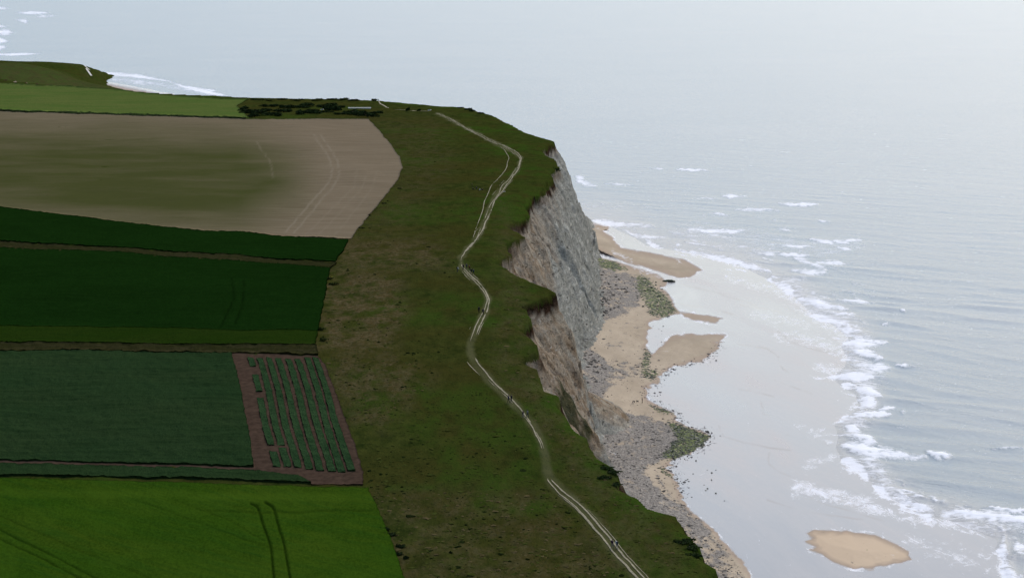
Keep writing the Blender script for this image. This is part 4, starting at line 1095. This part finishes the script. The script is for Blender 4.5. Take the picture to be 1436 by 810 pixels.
def pose_sit():
    J = [(0, 0, 0.12), (-0.05, 0, 0.28), (-0.03, 0, 0.52), (0.0, 0, 0.65), (0.03, 0, 0.73), (0.05, 0, 0.82),
         (-0.02, 0.19, 0.55), (0.10, 0.25, 0.32), (0.30, 0.20, 0.34), (0.38, 0.17, 0.36), (-0.02, -0.19, 0.55), (0.10, -0.25, 0.32), (0.30, -0.20, 0.34), (0.38, -0.17, 0.36),
         (0.06, 0.10, 0.12), (0.42, 0.13, 0.46), (0.58, 0.13, 0.08), (0.74, 0.14, 0.04), (0.06, -0.10, 0.12), (0.42, -0.13, 0.42), (0.64, -0.13, 0.08), (0.80, -0.14, 0.04)]
    return J
def pose_stoop():
    J = [(0, 0, 0.92), (0.16, 0, 0.98), (0.40, 0, 0.96), (0.50, 0, 0.92), (0.57, 0, 0.88), (0.65, 0, 0.83),
         (0.38, 0.19, 0.92), (0.42, 0.22, 0.62), (0.50, 0.18, 0.36), (0.52, 0.17, 0.28), (0.38, -0.19, 0.92), (0.44, -0.22, 0.62), (0.52, -0.18, 0.38), (0.54, -0.17, 0.30),
         (0.0, 0.10, 0.88), (0.10, 0.13, 0.48), (0.16, 0.14, 0.09), (0.32, 0.15, 0.035), (0, -0.10, 0.88), (-0.12, -0.13, 0.50), (-0.34, -0.14, 0.11), (-0.20, -0.15, 0.035)]
    return J
EDG = [(0, 1), (1, 2), (2, 3), (3, 4), (4, 5), (2, 6), (6, 7), (7, 8), (8, 9), (2, 10), (10, 11), (11, 12), (12, 13), (0, 14), (14, 15), (15, 16), (16, 17), (0, 18), (18, 19), (19, 20), (20, 21)]
RAD = [0.145, 0.135, 0.15, 0.060, 0.088, 0.092, 0.068, 0.052, 0.040, 0.045, 0.068, 0.052, 0.040, 0.045, 0.088, 0.064, 0.047, 0.045, 0.088, 0.064, 0.047, 0.045]
def body_mesh(J):
    me = skin_mesh(J, EDG, RAD, 'person')
    n = len(me.vertices)
    co = np.empty(n * 3, np.float32); me.vertices.foreach_get('co', co); co = co.reshape(-1, 3)
    Ja = np.array(J)
    near = np.argmin(((co[:, None] - Ja[None]) ** 2).sum(-1), 1)
    part = np.zeros(n, int)                          # 0 jacket, 1 trousers, 2 skin, 3 shoes
    part[np.isin(near, (0, 14, 15, 18, 19, 16, 20))] = 1
    part[np.isin(near, (3, 4, 5, 9, 13))] = 2
    part[np.isin(near, (17, 21))] = 3
    fm = []
    for p in me.polygons:
        ps = [part[i] for i in p.vertices]
        fm.append(max(set(ps), key=ps.count)); p.use_smooth = True
    me.polygons.foreach_set('material_index', fm)
    return me
def hair_mesh(J, long=0.0):
    bm = bmesh.new()
    bmesh.ops.create_uvsphere(bm, u_segments=10, v_segments=7, radius=0.118)
    c = np.array(J[5]) * 0.75 + np.array(J[4]) * 0.25
    for vv in bm.verts:
        p = vv.co.copy()
        if p.x > 0.03 and p.z < 0.04: p *= 0.72
        if p.z < -0.03: p.z *= 0.9 + long; p.x -= 0.02
        vv.co = (p.x + c[0] - 0.02, p.y * 0.92 + c[1], p.z + c[2] + 0.025)
    me = bpy.data.meshes.new('hair'); bm.to_mesh(me); bm.free(); me.materials.append(HAIR)
    return me
def pack_mesh(J):
    bm = bmesh.new()
    c = (np.array(J[1]) + np.array(J[2])) / 2
    box(bm, c[0] - 0.36, c[0] - 0.12, -0.15, 0.15, c[2] - 0.22, c[2] + 0.24)
    bmesh.ops.bevel(bm, geom=bm.edges[:], offset=0.05, segments=2, affect='EDGES')
    me = bpy.data.meshes.new('backpack'); bm.to_mesh(me); bm.free()
    return me
POSES = {'walk': pose_walk(), 'stride': pose_walk(0.30, 0.26), 'stand': pose_walk(0.05, 0.05), 'lean': pose_walk(0.2, 0.2, 0.35), 'sit': pose_sit(), 'stoop': pose_stoop()}
BODY = {k: body_mesh(J) for k, J in POSES.items()}

def person(u, v, pose, heading, jacket, trousers, label, group=None, scale=1.0, pack=None, sand=False, hair=None, cap=None):
    if sand:
        x, y, z = beach_z(np.array([u]), np.array([v]))
        x2, y2, _ = ground(np.array([u]), np.array([v]), float(z[0])); x, y = x2, y2
    else:
        x, y, z = land_pt(np.array([u]), np.array([v]))
    me = BODY[pose].copy()
    for m_ in (cloth(jacket), cloth(trousers), SKIN, SHOE): me.materials.append(m_)
    o = bpy.data.objects.new('person', me); C.objects.link(o)
    o.location = (float(x[0]), float(y[0]), float(z[0]) + 0.03)
    o.rotation_euler = (0, 0, R(heading)); o.scale = (scale,) * 3
    tag(o, label, 'person', group)
    h = bpy.data.objects.new('hair', hair_mesh(POSES[pose])); C.objects.link(h); h.parent = o
    if hair: h.data.materials[0] = cloth(hair)
    if pack:
        b = bpy.data.objects.new('backpack', pack_mesh(POSES[pose])); b.data.materials.append(cloth(pack)); C.objects.link(b); b.parent = o
    return o
BLK, NAVY, GRY, WHT, RUST, JEAN, PLUM, SLATE = (0.012, 0.012, 0.014), (0.015, 0.020, 0.045), (0.12, 0.12, 0.13), (0.55, 0.55, 0.55), (0.11, 0.035, 0.018), (0.03, 0.04, 0.07), (0.035, 0.015, 0.03), (0.05, 0.055, 0.065)
person(641.5, 381.5, 'lean', 20, WHT, NAVY, 'person in a white top and dark trousers beside the walking group on the footpath', pack=BLK)
person(649.6, 378.0, 'stand', -60, BLK, BLK, 'person all in black standing between the white topped walker and the group')
person(654.2, 377.5, 'walk', -80, SLATE, BLK, 'person in a slate grey jacket at the back of the walking group')
person(658.2, 380.0, 'walk', -70, RUST, BLK, 'person in a rust brown jacket inside the walking group', pack=RUST)
person(661.0, 384.5, 'stride', -70, BLK, BLK, 'person in black with a plum backpack leading the walking group', pack=PLUM)
person(664.0, 385.5, 'walk', -60, NAVY, BLK, 'person in a navy jacket at the head of the walking group')
person(671.6, 439.0, 'walk', 80, BLK, BLK, 'person in black walking on the turf edge of the footpath below the group')
person(677.6, 442.0, 'stride', 75, SLATE, BLK, 'person in a dark grey jacket walking between the ruts below the group', pack=BLK)
person(713.2, 564.5, 'walk', -50, NAVY, BLK, 'person in a navy blue jacket walking close beside a companion in black')
person(717.0, 564.0, 'stand', -50, BLK, BLK, 'person in black walking close beside a companion in navy blue')
person(733.5, 584.5, 'walk', 130, PLUM, GRY, 'shorter person in a dark plum top and grey trousers on the footpath', scale=0.92)
person(739.8, 584.0, 'stride', 130, GRY, NAVY, 'person in a grey top and navy trousers striding on the footpath')
person(858.8, 768.0, 'walk', -55, PLUM, GRY, 'person in a dark plum jacket and grey trousers walking on the lower chalk rut', pack=BLK)
person(865.0, 769.0, 'lean', -55, SLATE, GRY, 'person in a slate jacket and grey trousers on the grass beside the lower rut', pack=WHT)
person(900.6, 565.2, 'stand', 170, BLK, BLK, 'person all in black standing upright on the sand', sand=True)
person(887.5, 566.3, 'stoop', 10, SLATE, NAVY, 'person in dark clothes stooping to the sand', sand=True)
person(662.0, 262.8, 'stand', 0, BLK, BLK, 'small person in black standing on the heath away from the footpath', scale=0.75)
person(663.2, 266.6, 'sit', -20, BLK, BLK, 'person in black sitting on the heath in front of the standing one')
person(668.4, 265.4, 'sit', -100, NAVY, BLK, 'person in a navy jacket sitting on the heath grass')
person(673.0, 266.8, 'sit', -150, WHT, BLK, 'person in a white top sitting on the heath grass')
person(676.8, 267.0, 'sit', 160, PLUM, BLK, 'person in a plum jacket sitting on the heath nearest to the footpath')

# dog: barrel chest, tucked belly, jointed legs
DV = [(-0.22, 0, 0.46), (0.0, 0, 0.45), (0.22, 0, 0.44), (0.36, 0, 0.55), (0.44, 0, 0.63), (0.57, 0, 0.60), (-0.30, 0, 0.52), (-0.46, 0, 0.60),
      (0.22, 0.09, 0.36), (0.24, 0.09, 0.20), (0.22, 0.09, 0.05), (0.27, 0.09, 0.02), (0.22, -0.09, 0.36), (0.18, -0.09, 0.20), (0.24, -0.09, 0.05), (0.29, -0.09, 0.02),
      (-0.24, 0.09, 0.38), (-0.16, 0.10, 0.26), (-0.30, 0.10, 0.16), (-0.27, 0.10, 0.02), (-0.24, -0.09, 0.38), (-0.18, -0.10, 0.26), (-0.32, -0.10, 0.16), (-0.30, -0.10, 0.02), (0.43, 0.07, 0.70), (0.43, -0.07, 0.70)]
DE = [(0, 1), (1, 2), (2, 3), (3, 4), (4, 5), (0, 6), (6, 7), (2, 8), (8, 9), (9, 10), (10, 11), (2, 12), (12, 13), (13, 14), (14, 15), (0, 16), (16, 17), (17, 18), (18, 19), (0, 20), (20, 21), (21, 22), (22, 23), (4, 24), (4, 25)]
DR = [0.10, 0.11, 0.13, 0.08, 0.075, 0.035, 0.04, 0.018, 0.055, 0.030, 0.024, 0.025, 0.055, 0.030, 0.024, 0.025, 0.075, 0.045, 0.026, 0.026, 0.075, 0.045, 0.026, 0.026, 0.02, 0.02]
dm = skin_mesh(DV, DE, DR, 'dog'); dm.materials.append(plain('dog_coat', (0.05, 0.035, 0.025)))
for p in dm.polygons: p.use_smooth = True
dx, dy, dz = beach_z(np.array([894.0]), np.array([564.5]))
o = bpy.data.objects.new('dog', dm); C.objects.link(o); o.location = (dx[0], dy[0], dz[0]); o.rotation_euler = (0, 0, R(200))
tag(o, 'small dark brown dog on the sand between the two beach walkers', 'dog')
